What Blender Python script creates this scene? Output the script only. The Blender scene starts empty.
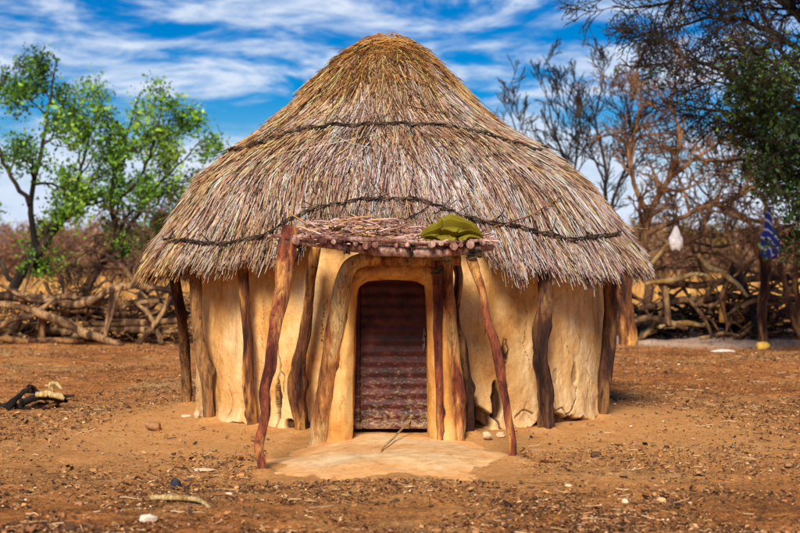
import bpy, math, random
import numpy as np
from mathutils import Vector
rng = np.random.default_rng(7)
random.seed(7)
scene = bpy.context.scene
COL = scene.collection
PI = math.pi
F = 1500.0; HZ = 258.0; CH = 1.5

def P(px, py, d):
    return np.array([(px-400)/F*d, d, CH-(py-HZ)/F*d])

# ---------------------------------------------------------------- noise
def _hash(ix, iy, iz, seed):
    n = (ix*374761393 + iy*668265263 + iz*2147483647 + seed*144665) & 0xffffffff
    n = ((n ^ (n >> 13))*1274126177) & 0xffffffff
    n = (n ^ (n >> 16)) & 0xffff
    return n/65535.0
def vnoise(p, seed=0):
    p = np.asarray(p, float)
    i = np.floor(p).astype(np.int64); f = p-i
    f = f*f*(3-2*f)
    r = 0
    for dx in (0, 1):
        wx = f[..., 0] if dx else 1-f[..., 0]
        for dy in (0, 1):
            wy = f[..., 1] if dy else 1-f[..., 1]
            for dz in (0, 1):
                wz = f[..., 2] if dz else 1-f[..., 2]
                r = r + wx*wy*wz*_hash(i[..., 0]+dx, i[..., 1]+dy, i[..., 2]+dz, seed)
    return r*2-1
def fbm(p, octv=4, seed=0, gain=0.5):
    a = 1; s = 0; q = np.asarray(p, float)
    for k in range(octv):
        s = s+a*vnoise(q, seed+k*17); q = q*2.03+5.1; a *= gain
    return s
def sstep(a, b, x):
    t = np.clip((x-a)/(b-a), 0, 1); return t*t*(3-2*t)

# ---------------------------------------------------------------- mesh helpers
def mesh_np(name, V, Fq, col=None, smooth=True):
    V = np.asarray(V, np.float32); Fq = np.asarray(Fq, np.int32)
    k = Fq.shape[1]
    me = bpy.data.meshes.new(name)
    me.vertices.add(len(V)); me.vertices.foreach_set('co', V.ravel())
    me.loops.add(Fq.size); me.loops.foreach_set('vertex_index', Fq.ravel())
    me.polygons.add(len(Fq))
    me.polygons.foreach_set('loop_start', np.arange(0, Fq.size, k, dtype=np.int32))
    try: me.polygons.foreach_set('loop_total', np.full(len(Fq), k, np.int32))
    except Exception: pass
    if smooth: me.polygons.foreach_set('use_smooth', np.ones(len(Fq), bool))
    if col is not None:
        a = me.attributes.new('col', 'FLOAT_COLOR', 'POINT')
        c = np.ones((len(V), 4), np.float32); c[:, :3] = col
        a.data.foreach_set('color', c.ravel())
    me.update(calc_edges=True); me.validate()
    return me

def worldloc(o):
    v = np.zeros(3)
    while o is not None:
        v += np.array(o.location); o = o.parent
    return v
def obj(name, V, Fq, mat, parent=None, col=None, smooth=True, origin=None):
    """link a mesh (world coordinates given) as one object"""
    V = np.array(V, float)
    off = worldloc(parent) if parent is not None else np.zeros(3)
    org = np.array(origin, float) if origin is not None else off
    me = mesh_np(name, V-org, Fq, col, smooth)
    me.materials.append(mat)
    o = bpy.data.objects.new(name, me); COL.objects.link(o)
    o.location = Vector(org-off)
    if parent is not None: o.parent = parent
    return o
def tag(o, label=None, cat=None, group=None, kind=None):
    if label: o['label'] = label
    if cat: o['category'] = cat
    if group: o['group'] = group
    if kind: o['kind'] = kind
    return o
def thing(name, loc, label, cat, group=None):
    o = bpy.data.objects.new(name, None); COL.objects.link(o)
    o.location = Vector(loc); o.empty_display_size = 0.2
    return tag(o, label, cat, group)
def dup(root, loc, rz=0, sc=1, label=None):
    def cp(o, par):
        c = o.copy(); COL.objects.link(c)
        if par is not None: c.parent = par
        for ch in o.children: cp(ch, c)
        return c
    r = cp(root, None)
    r.location = Vector(loc); r.rotation_euler = (0, 0, rz); r.scale = (sc,)*3 if not hasattr(sc, '__len__') else sc
    if label: r['label'] = label
    return r

def tubes(Pts, R, n=5):
    """Pts (N,K,3), R (N,K) -> verts, quads (vectorised)"""
    Pts = np.asarray(Pts, float); R = np.asarray(R, float)
    N, K, _ = Pts.shape
    T = np.empty_like(Pts)
    T[:, 1:-1] = Pts[:, 2:]-Pts[:, :-2]; T[:, 0] = Pts[:, 1]-Pts[:, 0]; T[:, -1] = Pts[:, -1]-Pts[:, -2]
    T /= np.linalg.norm(T, axis=2, keepdims=True)+1e-9
    D = Pts[:, -1]-Pts[:, 0]
    ax = np.argmin(np.abs(D), axis=1)
    ref = np.eye(3)[ax][:, None, :]
    A = np.cross(T, ref); A /= np.linalg.norm(A, axis=2, keepdims=True)+1e-9
    B = np.cross(T, A)
    an = np.arange(n)/n*2*PI
    V = Pts[:, :, None, :]+R[:, :, None, None]*(A[:, :, None, :]*np.cos(an)[None, None, :, None]+B[:, :, None, :]*np.sin(an)[None, None, :, None])
    idx = np.arange(N*K*n).reshape(N, K, n)
    a = idx[:, :-1, :]; b = np.roll(a, -1, axis=2); c = idx[:, 1:, :]; d = np.roll(c, -1, axis=2)
    Fq = np.stack([a, c, d, b], axis=-1).reshape(-1, 4)
    return V.reshape(-1, 3), Fq
def merge(lst):
    V = []; Q = []; off = 0
    for v, q in lst:
        V.append(v); Q.append(q+off); off += len(v)
    return np.concatenate(V), np.concatenate(Q)

def resample(pts, K):
    """catmull-rom through pts, K samples"""
    pts = np.asarray(pts, float)
    if len(pts) == 2: 
        t = np.linspace(0, 1, K)[:, None]; return pts[0]*(1-t)+pts[1]*t
    p = np.vstack([2*pts[0]-pts[1], pts, 2*pts[-1]-pts[-2]])
    seg = np.linalg.norm(np.diff(pts, axis=0), axis=1); cum = np.r_[0, np.cumsum(seg)]
    out = []
    for s in np.linspace(0, cum[-1], K):
        i = min(max(np.searchsorted(cum, s)-1, 0), len(seg)-1)
        t = (s-cum[i])/(seg[i]+1e-9)
        a, b, c, d = p[i], p[i+1], p[i+2], p[i+3]
        out.append(0.5*((2*b)+(-a+c)*t+(2*a-5*b+4*c-d)*t*t+(-a+3*b-3*c+d)*t**3))
    return np.array(out)
def log_mesh(pts, radii, n=14, gn=0.18, wob=0.0, seed=None, step=0.014, knots=3):
    """one gnarled branch or pole with closed sawn ends"""
    seed = rng.integers(1e6) if seed is None else seed
    pts = np.asarray(pts, float)
    L = np.linalg.norm(np.diff(pts, axis=0), axis=1).sum()
    K = int(np.clip(L/step, 8, 150))
    C = resample(pts, K)
    t = np.linspace(0, 1, K)
    rad = np.interp(t, np.linspace(0, 1, len(radii)), radii)
    s = t*L
    if wob:
        for k in range(3):
            C[:, k] += wob*fbm(np.stack([s*2.2, s*0+k*9.3+seed % 97, s*0], 1), 3, seed % 1000)*sstep(0, .12, t)
    T = np.gradient(C, axis=0); T /= np.linalg.norm(T, axis=1, keepdims=True)
    ref = np.eye(3)[np.argmin(np.abs(pts[-1]-pts[0]))]
    A = np.cross(T, ref); A /= np.linalg.norm(A, axis=1, keepdims=True); B = np.cross(T, A)
    an = np.arange(n)/n*2*PI
    ca, sa = np.cos(an), np.sin(an)
    q = np.stack([np.broadcast_to(ca*1.1, (K, n)), np.broadcast_to(sa*1.1, (K, n)), np.broadcast_to(s[:, None]*3.2, (K, n))], -1)+seed % 977
    g = 1+gn*fbm(q, 3, seed % 1000)
    q2 = q*np.array([3.0, 3.0, 1.6]); g += gn*0.55*vnoise(q2, 3)+gn*.3*vnoise(q2*2.7, 4)
    for _ in range(knots):
        ks, ka = rng.uniform(0.1, .9)*L, rng.uniform(0, 2*PI)
        dd = ((s[:, None]-ks)/(rad.mean()*1.3))**2+(np.angle(np.exp(1j*(an[None]-ka)))/0.7)**2
        g += 0.45*np.exp(-dd*1.5)
    R = rad[:, None]*g
    V = C[:, None]+R[..., None]*(A[:, None]*ca[None, :, None]+B[:, None]*sa[None, :, None])
    # closed ends: inner ring + centre collapsed ring
    e0 = C[0]+(V[0]-C[0])*0.02; e1 = C[-1]+(V[-1]-C[-1])*0.02
    r0 = C[0]+(V[0]-C[0])*0.88-T[0]*rad[0]*0.10; r1 = C[-1]+(V[-1]-C[-1])*0.88+T[-1]*rad[-1]*0.10
    e0 = e0-T[0]*rad[0]*0.12; e1 = e1+T[-1]*rad[-1]*0.12
    V = np.concatenate([e0[None], r0[None], V, r1[None], e1[None]])
    idx = np.arange(V.shape[0]*n).reshape(-1, n)
    a = idx[:-1]; b = np.roll(a, -1, 1); c = idx[1:]; d = np.roll(c, -1, 1)
    return V.reshape(-1, 3), np.stack([a, c, d, b], -1).reshape(-1, 4)

# ---------------------------------------------------------------- materials
def newmat(name):
    m = bpy.data.materials.new(name); m.use_nodes = True
    nt = m.node_tree; b = nt.nodes['Principled BSDF']
    b.inputs['Roughness'].default_value = 0.85
    b.inputs['Specular IOR Level'].default_value = 0.25
    return m, nt, b
def N(nt, typ, **kw):
    n = nt.nodes.new(typ)
    for k, v in kw.items():
        if k in n.inputs: n.inputs[k].default_value = v
        else: setattr(n, k, v)
    return n
def noise_n(nt, scale, detail=5, rough=0.6, vec=None, dist=0):
    n = N(nt, 'ShaderNodeTexNoise', Scale=scale, Detail=detail, Roughness=rough, Distortion=dist)
    if vec is not None: nt.links.new(vec, n.inputs['Vector'])
    return n.outputs['Fac']
def ramp(nt, fac, stops):
    r = nt.nodes.new('ShaderNodeValToRGB'); nt.links.new(fac, r.inputs['Fac'])
    el = r.color_ramp.elements
    while len(el) < len(stops): el.new(0.5)
    for e, (p, c) in zip(el, stops):
        e.position = p; e.color = (c[0], c[1], c[2], 1) if hasattr(c, '__len__') else (c, c, c, 1)
    return r.outputs['Color']
def mix(nt, fac, a, b, mode='MIX'):
    m = nt.nodes.new('ShaderNodeMix'); m.data_type = 'RGBA'; m.blend_type = mode
    for sock, v in ((m.inputs[0], fac), (m.inputs[6], a), (m.inputs[7], b)):
        if hasattr(v, 'is_linked'): nt.links.new(v, sock)
        elif hasattr(v, '__len__'): sock.default_value = (*v, 1)
        elif sock.name == 'Factor': sock.default_value = v
        else: sock.default_value = (v, v, v, 1)
    return m.outputs[2]
def coords(nt, scale=(1, 1, 1)):
    tc = nt.nodes.new('ShaderNodeTexCoord'); mp = nt.nodes.new('ShaderNodeMapping')
    mp.inputs['Scale'].default_value = scale
    nt.links.new(tc.outputs['Object'], mp.inputs['Vector']); return mp.outputs['Vector']
def bump(nt, b, h, strength=0.5, dist=0.01):
    bp = N(nt, 'ShaderNodeBump', Strength=strength, Distance=dist)
    nt.links.new(h, bp.inputs['Height'])
    nt.links.new(bp.outputs['Normal'], b.inputs['Normal']); return bp
def wood(name, dark, mid, light, cut=0.5, zs=0.22, sc=9):
    m, nt, b = newmat(name)
    v = coords(nt, (1, 1, zs)); v2 = coords(nt, (1, 1, 0.10))
    big = noise_n(nt, sc*0.55, 3, .6, v, 0.5)
    fine = noise_n(nt, sc*7, 5, .7, v2, 0.4)
    c = ramp(nt, big, [(0.36, dark), (cut-.01, mid), (cut+.10, light)])
    c = mix(nt, 0.75, c, ramp(nt, fine, [(0.32, 0.22), (0.5, 0.75), (0.7, 1.25)]), 'MULTIPLY')
    nt.links.new(c, b.inputs['Base Color'])
    flake = noise_n(nt, sc*2.3, 6, .75, coords(nt, (1, 1, .35)), 1.2)
    c = mix(nt, 0.85, c, ramp(nt, flake, [(0.36, .18), (0.45, .75), (0.6, 1.1), (0.72, 1.5)]), 'MULTIPLY')
    nt.links.new(c, b.inputs['Base Color'])
    h = mix(nt, 0.45, flake, fine)
    bump(nt, b, h, 1.0, 0.04)
    return m
M = {}
M['wood_red'] = wood('reddish_pole_wood', (.11, .022, .014), (.38, .10, .042), (.74, .36, .10), .52)
M['wood_dark'] = wood('dark_pole_wood', (.030, .012, .008), (.11, .042, .022), (.40, .20, .07), .48)
M['wood_ochre'] = wood('ochre_pole_wood', (.045, .016, .009), (.25, .085, .030), (.78, .38, .09), .50)
M['wood_clay'] = wood('clay_smeared_wood', (.24, .055, .022), (.66, .28, .08), (.80, .52, .22), .47)
M['wood_pink'] = wood('weathered_pink_wood', (.12, .04, .03), (.44, .20, .15), (.68, .42, .33), .48)
M['wood_grey'] = wood('weathered_fence_wood', (.035, .016, .010), (.17, .085, .04), (.52, .31, .14), .50)
M['wood_black'] = wood('charred_wood', (.008, .006, .005), (.028, .02, .016), (.10, .06, .04), .55)
M['bark_brown'] = wood('brown_bark', (.03, .016, .010), (.11, .055, .028), (.28, .15, .07), .5, .4, 5)
M['bark_dark'] = wood('dark_bark', (.012, .009, .008), (.04, .026, .018), (.12, .075, .04), .55, .4, 5)
M['bark_orange'] = wood('orange_brown_bark', (.06, .026, .015), (.23, .11, .05), (.40, .21, .10), .5, .4, 5)

def attr_mat(name, rough=0.8, spec=0.2, trans=0.0, bumpy=None):
    m, nt, b = newmat(name)
    a = N(nt, 'ShaderNodeAttribute', attribute_name='col')
    nt.links.new(a.outputs['Color'], b.inputs['Base Color'])
    b.inputs['Roughness'].default_value = rough; b.inputs['Specular IOR Level'].default_value = spec
    if trans:
        t = nt.nodes.new('ShaderNodeBsdfTranslucent'); nt.links.new(a.outputs['Color'], t.inputs['Color'])
        ms = nt.nodes.new('ShaderNodeMixShader'); ms.inputs[0].default_value = trans
        nt.links.new(b.outputs[0], ms.inputs[1]); nt.links.new(t.outputs[0], ms.inputs[2])
        nt.links.new(ms.outputs[0], nt.nodes['Material Output'].inputs['Surface'])
    return m
M['straw'] = attr_mat('thatch_straw', .85, .08)
M['litter'] = attr_mat('dry_litter', .9, .1)
M['leaf'] = attr_mat('leaf', .55, .35, .3)
M['grassblade'] = attr_mat('dry_grass_blade', .8, .2, .25)
M['stone'] = attr_mat('stone', .9, .2)

def mud(name, base, lit, stain, crack=True):
    m, nt, b = newmat(name)
    v = coords(nt, (1, 1, 1)); vz = coords(nt, (1, 1, 0.35))
    n1 = noise_n(nt, 1.7, 5, .6, v, .3); n2 = noise_n(nt, 9, 6, .7, vz, .6); n3 = noise_n(nt, 70, 5, .8, v)
    c = ramp(nt, n1, [(0.36, stain), (0.48, base), (0.64, lit)])
    c = mix(nt, 0.8, c, ramp(nt, n2, [(0.30, (.42, .28, .20)), (0.42, (.88, .80, .72)), (0.55, 1.0), (0.75, 1.25)]), 'MULTIPLY')
    stk = noise_n(nt, 5, 5, .7, coords(nt, (1, 1, .13)), .5)
    c = mix(nt, 0.38, c, ramp(nt, stk, [(0.33, (.55, .42, .34)), (0.47, 1.0), (0.72, 1.12)]), 'MULTIPLY')
    chip = noise_n(nt, 16, 4, .6, v, .2)
    c = mix(nt, ramp(nt, chip, [(0.25, 1.0), (0.31, 0.0)]), c, (.30, .13, .05))
    c = mix(nt, 0.5, c, ramp(nt, n3, [(0.3, 0.55), (0.55, 1.0), (0.8, 1.2)]), 'MULTIPLY')
    h = mix(nt, 0.35, n2, n3)
    if crack:
        dv = nt.nodes.new('ShaderNodeVectorMath'); dv.operation = 'ADD'
        nz = N(nt, 'ShaderNodeTexNoise', Scale=6.0, Detail=4.0); nt.links.new(v, nz.inputs['Vector'])
        sc = nt.nodes.new('ShaderNodeVectorMath'); sc.operation = 'SCALE'; sc.inputs['Scale'].default_value = 0.28
        nt.links.new(nz.outputs['Color'], sc.inputs[0]); nt.links.new(v, dv.inputs[0]); nt.links.new(sc.outputs[0], dv.inputs[1])
        vo = N(nt, 'ShaderNodeTexVoronoi', feature='DISTANCE_TO_EDGE', Scale=4.2); nt.links.new(dv.outputs[0], vo.inputs['Vector'])
        line = ramp(nt, vo.outputs['Distance'], [(0.0, 1.0), (0.022, 0.0)])
        # cracks fade in patches, stronger towards the foot of the wall
        pm = ramp(nt, noise_n(nt, 2.3, 3, .5, v), [(0.46, 0.0), (0.60, 1.0)])
        sx = nt.nodes.new('ShaderNodeSeparateXYZ'); nt.links.new(v, sx.inputs[0])
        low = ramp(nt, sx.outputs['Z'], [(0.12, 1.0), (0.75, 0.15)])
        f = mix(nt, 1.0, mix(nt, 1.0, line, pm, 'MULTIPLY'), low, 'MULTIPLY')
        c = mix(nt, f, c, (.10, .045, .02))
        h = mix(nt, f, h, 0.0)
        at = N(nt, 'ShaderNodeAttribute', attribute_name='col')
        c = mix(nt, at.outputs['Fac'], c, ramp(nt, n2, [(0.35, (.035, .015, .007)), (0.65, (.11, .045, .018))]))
    if name == 'trodden_pale_mud':
        at = N(nt, 'ShaderNodeAttribute', attribute_name='col')
        c = mix(nt, at.outputs['Fac'], c, ramp(nt, n2, [(0.3, (.66, .29, .09)), (0.55, (.80, .40, .14)), (0.75, (.80, .52, .24))]))
    nt.links.new(c, b.inputs['Base Color'])
    bump(nt, b, h, 0.75, 0.022)
    b.inputs['Roughness'].default_value = .95; b.inputs['Specular IOR Level'].default_value = .1
    return m
M['mud_wall'] = mud('ochre_mud_plaster', (.72, .45, .185), (.79, .57, .31), (.66, .34, .105))
M['mud_portal'] = mud('orange_mud_plaster', (.64, .33, .09), (.72, .45, .17), (.46, .18, .045), False)
M['mud_floor'] = mud('trodden_pale_mud', (.80, .52, .25), (.80, .60, .35), (.72, .40, .16), False)

# ground
def ground_mat():
    m, nt, b = newmat('red_sand_and_litter')
    v = coords(nt)
    g1 = noise_n(nt, .55, 5, .6, v, .4); g2 = noise_n(nt, 4.5, 8, .75, v, .3); g3 = noise_n(nt, 30, 8, .8, v); g4 = noise_n(nt, 110, 4, .8, v)
    earth = ramp(nt, g1, [(0.34, (.52, .20, .06)), (0.5, (.78, .32, .095)), (0.68, (.80, .46, .18))])
    d = mix(nt, 0.8, earth, ramp(nt, g2, [(0.33, (.30, .22, .18)), (0.48, .85), (0.7, (1.35, 1.25, 1.15))]), 'MULTIPLY')
    d = mix(nt, 0.85, d, ramp(nt, g3, [(0.36, (.22, .17, .14)), (0.47, .8), (0.55, 1.05), (0.68, (1.7, 1.6, 1.5))]), 'MULTIPLY')
    d = mix(nt, 0.6, d, ramp(nt, g4, [(0.3, .4), (0.55, 1.0), (0.75, 1.5)]), 'MULTIPLY')
    # trodden bare sand close round the hut
    sand = ramp(nt, g2, [(0.3, (.66, .29, .09)), (0.55, (.80, .40, .14)), (0.75, (.80, .52, .24))])
    sand = mix(nt, 0.7, sand, ramp(nt, g3, [(0.36, .40), (0.47, .92), (0.7, 1.2)]), 'MULTIPLY')
    sand = mix(nt, 0.5, sand, ramp(nt, g4, [(0.3, .5), (0.5, 1.0), (0.75, 1.3)]), 'MULTIPLY')
    sub = nt.nodes.new('ShaderNodeVectorMath'); sub.operation = 'DISTANCE'; sub.inputs[1].default_value = (0, 13.3, 0)
    nt.links.new(v, sub.inputs[0])
    ad = N(nt, 'ShaderNodeMath', operation='MULTIPLY_ADD'); ad.inputs[1].default_value = 3.2; nt.links.new(g1, ad.inputs[0]); nt.links.new(sub.outputs['Value'], ad.inputs[2])
    mr = N(nt, 'ShaderNodeMapRange'); mr.inputs['From Min'].default_value = 3.9; mr.inputs['From Max'].default_value = 6.3
    mr.inputs['To Min'].default_value = 1; mr.inputs['To Max'].default_value = 0
    nt.links.new(ad.outputs[0], mr.inputs['Value'])
    lf_ = noise_n(nt, 55, 6, .85, v, 1.0); lm = noise_n(nt, 1.6, 4, .7, v)
    lad = N(nt, 'ShaderNodeMath', operation='MULTIPLY_ADD'); lad.inputs[1].default_value = .35; nt.links.new(lm, lad.inputs[0]); nt.links.new(lf_, lad.inputs[2])
    d = mix(nt, ramp(nt, lad.outputs[0], [(0.60, 1.0), (0.66, 0.0)]), d, (.085, .038, .020))
    c = mix(nt, mr.outputs['Result'], d, sand)
    # pale ash heap area at the back right
    s2 = nt.nodes.new('ShaderNodeVectorMath'); s2.operation = 'DISTANCE'; s2.inputs[1].default_value = (5.4*1.0, 28.5*0.8, 0)
    v3 = coords(nt, (1, .8, 1)); nt.links.new(v3, s2.inputs[0])
    a2 = N(nt, 'ShaderNodeMath', operation='MULTIPLY_ADD'); a2.inputs[1].default_value = 2.5; nt.links.new(g2, a2.inputs[0]); nt.links.new(s2.outputs['Value'], a2.inputs[2])
    m2 = N(nt, 'ShaderNodeMapRange'); m2.inputs['From Min'].default_value = 3.3; m2.inputs['From Max'].default_value = 4.3
    m2.inputs['To Min'].default_value = .75; m2.inputs['To Max'].default_value = 0
    nt.links.new(a2.outputs[0], m2.inputs['Value'])
    c = mix(nt, m2.outputs['Result'], c, mix(nt, g3, (.62, .42, .30), (.80, .64, .52)))
    nt.links.new(c, b.inputs['Base Color'])
    h = mix(nt, 0.55, g2, g3)
    bump(nt, b, h, 1.0, 0.05)
    b.inputs['Roughness'].default_value = 1; b.inputs['Specular IOR Level'].default_value = .05
    return m
M['ground'] = ground_mat()
def plain(name, c, rough=.8, spec=.2, var=None, sc=12):
    m, nt, b = newmat(name)
    b.inputs['Roughness'].default_value = rough; b.inputs['Specular IOR Level'].default_value = spec
    v = coords(nt); n = noise_n(nt, sc, 5, .65, v)
    c2 = var if var else tuple(x*.7 for x in c)
    cc = ramp(nt, n, [(0.35, c2), (0.62, c)])
    nt.links.new(cc, b.inputs['Base Color']); bump(nt, b, n, .4, .01)
    return m
M['pale_wood'] = wood('pale_peeled_wood', (.45, .24, .07), (.70, .44, .15), (.80, .58, .26), .45)
M['hill'] = plain('hazed_scrub_hill', (.17, .12, .14), 1, 0, (.11, .085, .12), .05)  # scrub toned purple-grey: distance haze is put into the base colour
M['metal'] = plain('dull_grey_metal', (.30, .29, .30), .5, .5, (.12, .10, .09), 40)
M['white'] = plain('white_plastic', (.80, .76, .74), .5, .3, (.66, .62, .62), 14)
M['yellow'] = plain('yellow_plastic', (.75, .48, .08), .5, .3, (.55, .33, .06))

# ---------------------------------------------------------------- ground
FEET = [((a-400)/F*d, d) for a, d in [(187, 14.9), (210, 13.42), (254, 12.86), (303, 12.5), (262, 10.58), (513, 10.9), (547, 12.72), (601, 13.75), (471, 12.35)]]
def gh(x, y):
    x = np.asarray(x, float); y = np.asarray(y, float)
    r = np.hypot(x, y-14.5)
    z = 0.018*np.sin(x*.9+y*.5)+0.014*np.sin(x*1.7-y*1.3+2)+0.008*np.sin(x*3.9+y*2.7)
    z = z*sstep(0, 1, (r-2.2)/2)
    z += 0.05*(1-sstep(1.9, 2.9, r))
    for fx, fy in FEET: z += .045*np.exp(-((x-fx)**2+(y-fy)**2)/.012)
    z += 0.18*np.exp(-(((x-5.2)/2.6)**2+((y-29.5)/1.6)**2))
    return z
def grid_patch(x0, x1, y0, y1, nx, ny, fn):
    X, Y = np.meshgrid(np.linspace(x0, x1, nx), np.linspace(y0, y1, ny))
    Z = fn(X, Y)
    V = np.stack([X, Y, Z], -1).reshape(-1, 3)
    i = np.arange(nx*ny).reshape(ny, nx)
    return V, np.stack([i[:-1, :-1], i[:-1, 1:], i[1:, 1:], i[1:, :-1]], -1).reshape(-1, 4)
def graded(a, b, c, d, nf, nc, far):
    """coordinates dense in [b,c], stretching to a and d"""
    lo = b-(b-a)*(np.linspace(1, 0, nc, endpoint=False)**far)
    hi = c+(d-c)*(np.linspace(0, 1, nc+1)[1:]**far)
    return np.concatenate([lo, np.linspace(b, c, nf), hi])
gx = graded(-2500, -9, 9, 2500, 800, 26, 3.2); gy = graded(-2500, 6.5, 27, 2500, 640, 34, 3.2)
X, Y = np.meshgrid(gx, gy)
fade = np.clip(1-(np.abs(X)-9)/25, 0, 1)*np.clip(1-(Y-30)/25, 0, 1)*np.clip(1-(6-Y)/10, 0, 1)
q = np.stack([X*3.2, Y*3.2, X*0], -1)
r_h = np.hypot(X, Y-14.5)
rough = (fbm(q, 4, 3)*0.014+np.abs(fbm(q*4.1, 3, 9))*0.010)*(0.35+0.65*sstep(2.6, 4.6, r_h))
Z = (gh(X, Y)+rough)*fade
V = np.stack([X, Y, Z], -1).reshape(-1, 3); ii = np.arange(X.size).reshape(X.shape)
Q = np.stack([ii[:-1, :-1], ii[:-1, 1:], ii[1:, 1:], ii[1:, :-1]], -1).reshape(-1, 4)
tag(obj('ground', V, Q, M['ground']), kind='structure')

# far hills
hx = np.linspace(-420, 420, 220); 
def hillz(x): return 5.5+4.0*vnoise(np.stack([x/70, x*0, x*0+2], -1))+1.6*vnoise(np.stack([x/17, x*0, x*0+7], -1))+5*np.exp(-((x+115)/45)**2)
HV = []
for k, (yy, s) in enumerate([(380, -.1), (395, .35), (415, .75), (440, 1), (470, .8), (520, .3), (560, -.1)]):
    HV.append(np.stack([hx, hx*0+yy+6*vnoise(np.stack([hx/20, hx*0+k, hx*0], -1)), hillz(hx)*s], -1))
HV = np.array(HV); ii = np.arange(HV.shape[0]*HV.shape[1]).reshape(HV.shape[:2])
tag(obj('hills', HV.reshape(-1, 3), np.stack([ii[:-1, :-1], ii[:-1, 1:], ii[1:, 1:], ii[1:, :-1]], -1).reshape(-1, 4), M['hill']), kind='structure')

# ---------------------------------------------------------------- hut
HX, HY = -0.045, 14.5
hut = thing('thatched_hut', (HX, HY, 0), 'round ochre mud hut with shaggy conical thatched roof and dark door', 'hut')
prof_r = np.array([0, .12, .25, .42, .58, .735, .90, 1.10, 1.46, 1.81, 1.94, 2.16, 2.385])
prof_z = np.array([3.585, 3.575, 3.505, 3.36, 3.215, 3.05, 2.885, 2.71, 2.48, 2.225, 2.115, 1.72, 1.39])
seg = np.hypot(np.diff(prof_r), np.diff(prof_z)); cum = np.r_[0, np.cumsum(seg)]; SL = cum[-1]
sm = np.linspace(0, SL, 60)
pr = np.interp(sm, cum, prof_r); pz = np.interp(sm, cum, prof_z)
ker = np.ones(5)/5
pr[2:-2] = np.convolve(pr, ker, 'valid'); pz[2:-2] = np.convolve(pz, ker, 'valid')
def roofpt(th, s, h=0):
    """th angle (0 = towards camera, + to the right), s metres from apex, h metres above the surface"""
    ss = np.clip(s, 0, SL); ex = s-ss
    r = np.interp(ss, sm, pr); z = np.interp(ss, sm, pz)
    ds = .05
    dr = np.interp(np.clip(ss+ds, 0, SL), sm, pr)-np.interp(np.clip(ss-ds, 0, SL), sm, pr)
    dz = np.interp(np.clip(ss+ds, 0, SL), sm, pz)-np.interp(np.clip(ss-ds, 0, SL), sm, pz)
    l = np.hypot(dr, dz)+1e-9; dr = dr/l; dz = dz/l
    lump = 0.035*vnoise(np.stack([np.sin(th)*2.2, np.cos(th)*2.2, ss*1.6], -1), 5)+.016*vnoise(np.stack([np.sin(th)*9, np.cos(th)*9, ss*1.8], -1), 6)
    hh = h+lump*sstep(0.2, .8, ss)
    r2 = r+dr*ex-dz*hh; z2 = z+dz*ex+dr*hh
    cx = -0.085*sstep(1.4, 3.0, z2)
    return np.stack([HX+cx+np.sin(th)*r2, HY-np.cos(th)*r2, z2], -1)
def s_end(th):
    t = np.angle(np.exp(1j*th))
    door = sstep(-.40, -.30, t)*(1-sstep(.30, .37, t))
    rag = .075*vnoise(np.stack([th*9, th*0, th*0], -1), 1)+.055*vnoise(np.stack([th*31, th*0, th*0], -1), 2)
    return SL-0.045-.40*door+rag+.02*np.sin(th*3)
def roof_hit(px, py):
    for d in np.arange(11.5, 15, .01):
        p = P(px, py, d)
        cx = HX-0.085*sstep(1.4, 3.0, p[2])
        r = math.hypot(p[0]-cx, p[1]-HY)
        zz = np.interp(r, pr, pz)
        if p[2] <= zz+.02 and r < 2.5:
            return math.atan2(p[0]-cx, HY-p[1]), float(np.interp(r, pr, sm))
    return None
# thatch body (closed thick shell)
nt_, ns_ = 180, 50
TH, S_ = np.meshgrid(np.linspace(0, 2*PI, nt_, endpoint=False), np.linspace(0, 1, ns_))
E = s_end(TH)-.10
top = roofpt(TH, S_*E, -.02); bot = roofpt(TH, S_*E, -.13)
SV = np.concatenate([top, bot[::-1]])
ii = np.arange(SV.shape[0]*nt_).reshape(-1, nt_)
a = ii[:-1]; b_ = np.roll(a, -1, 1); c_ = ii[1:]; d_ = np.roll(c_, -1, 1)
shellQ = np.stack([a, c_, d_, b_], -1).reshape(-1, 4); shellV = SV.reshape(-1, 3)
shellC = np.tile(np.array([[.085, .05, .03]]), (len(shellV), 1))
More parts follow.
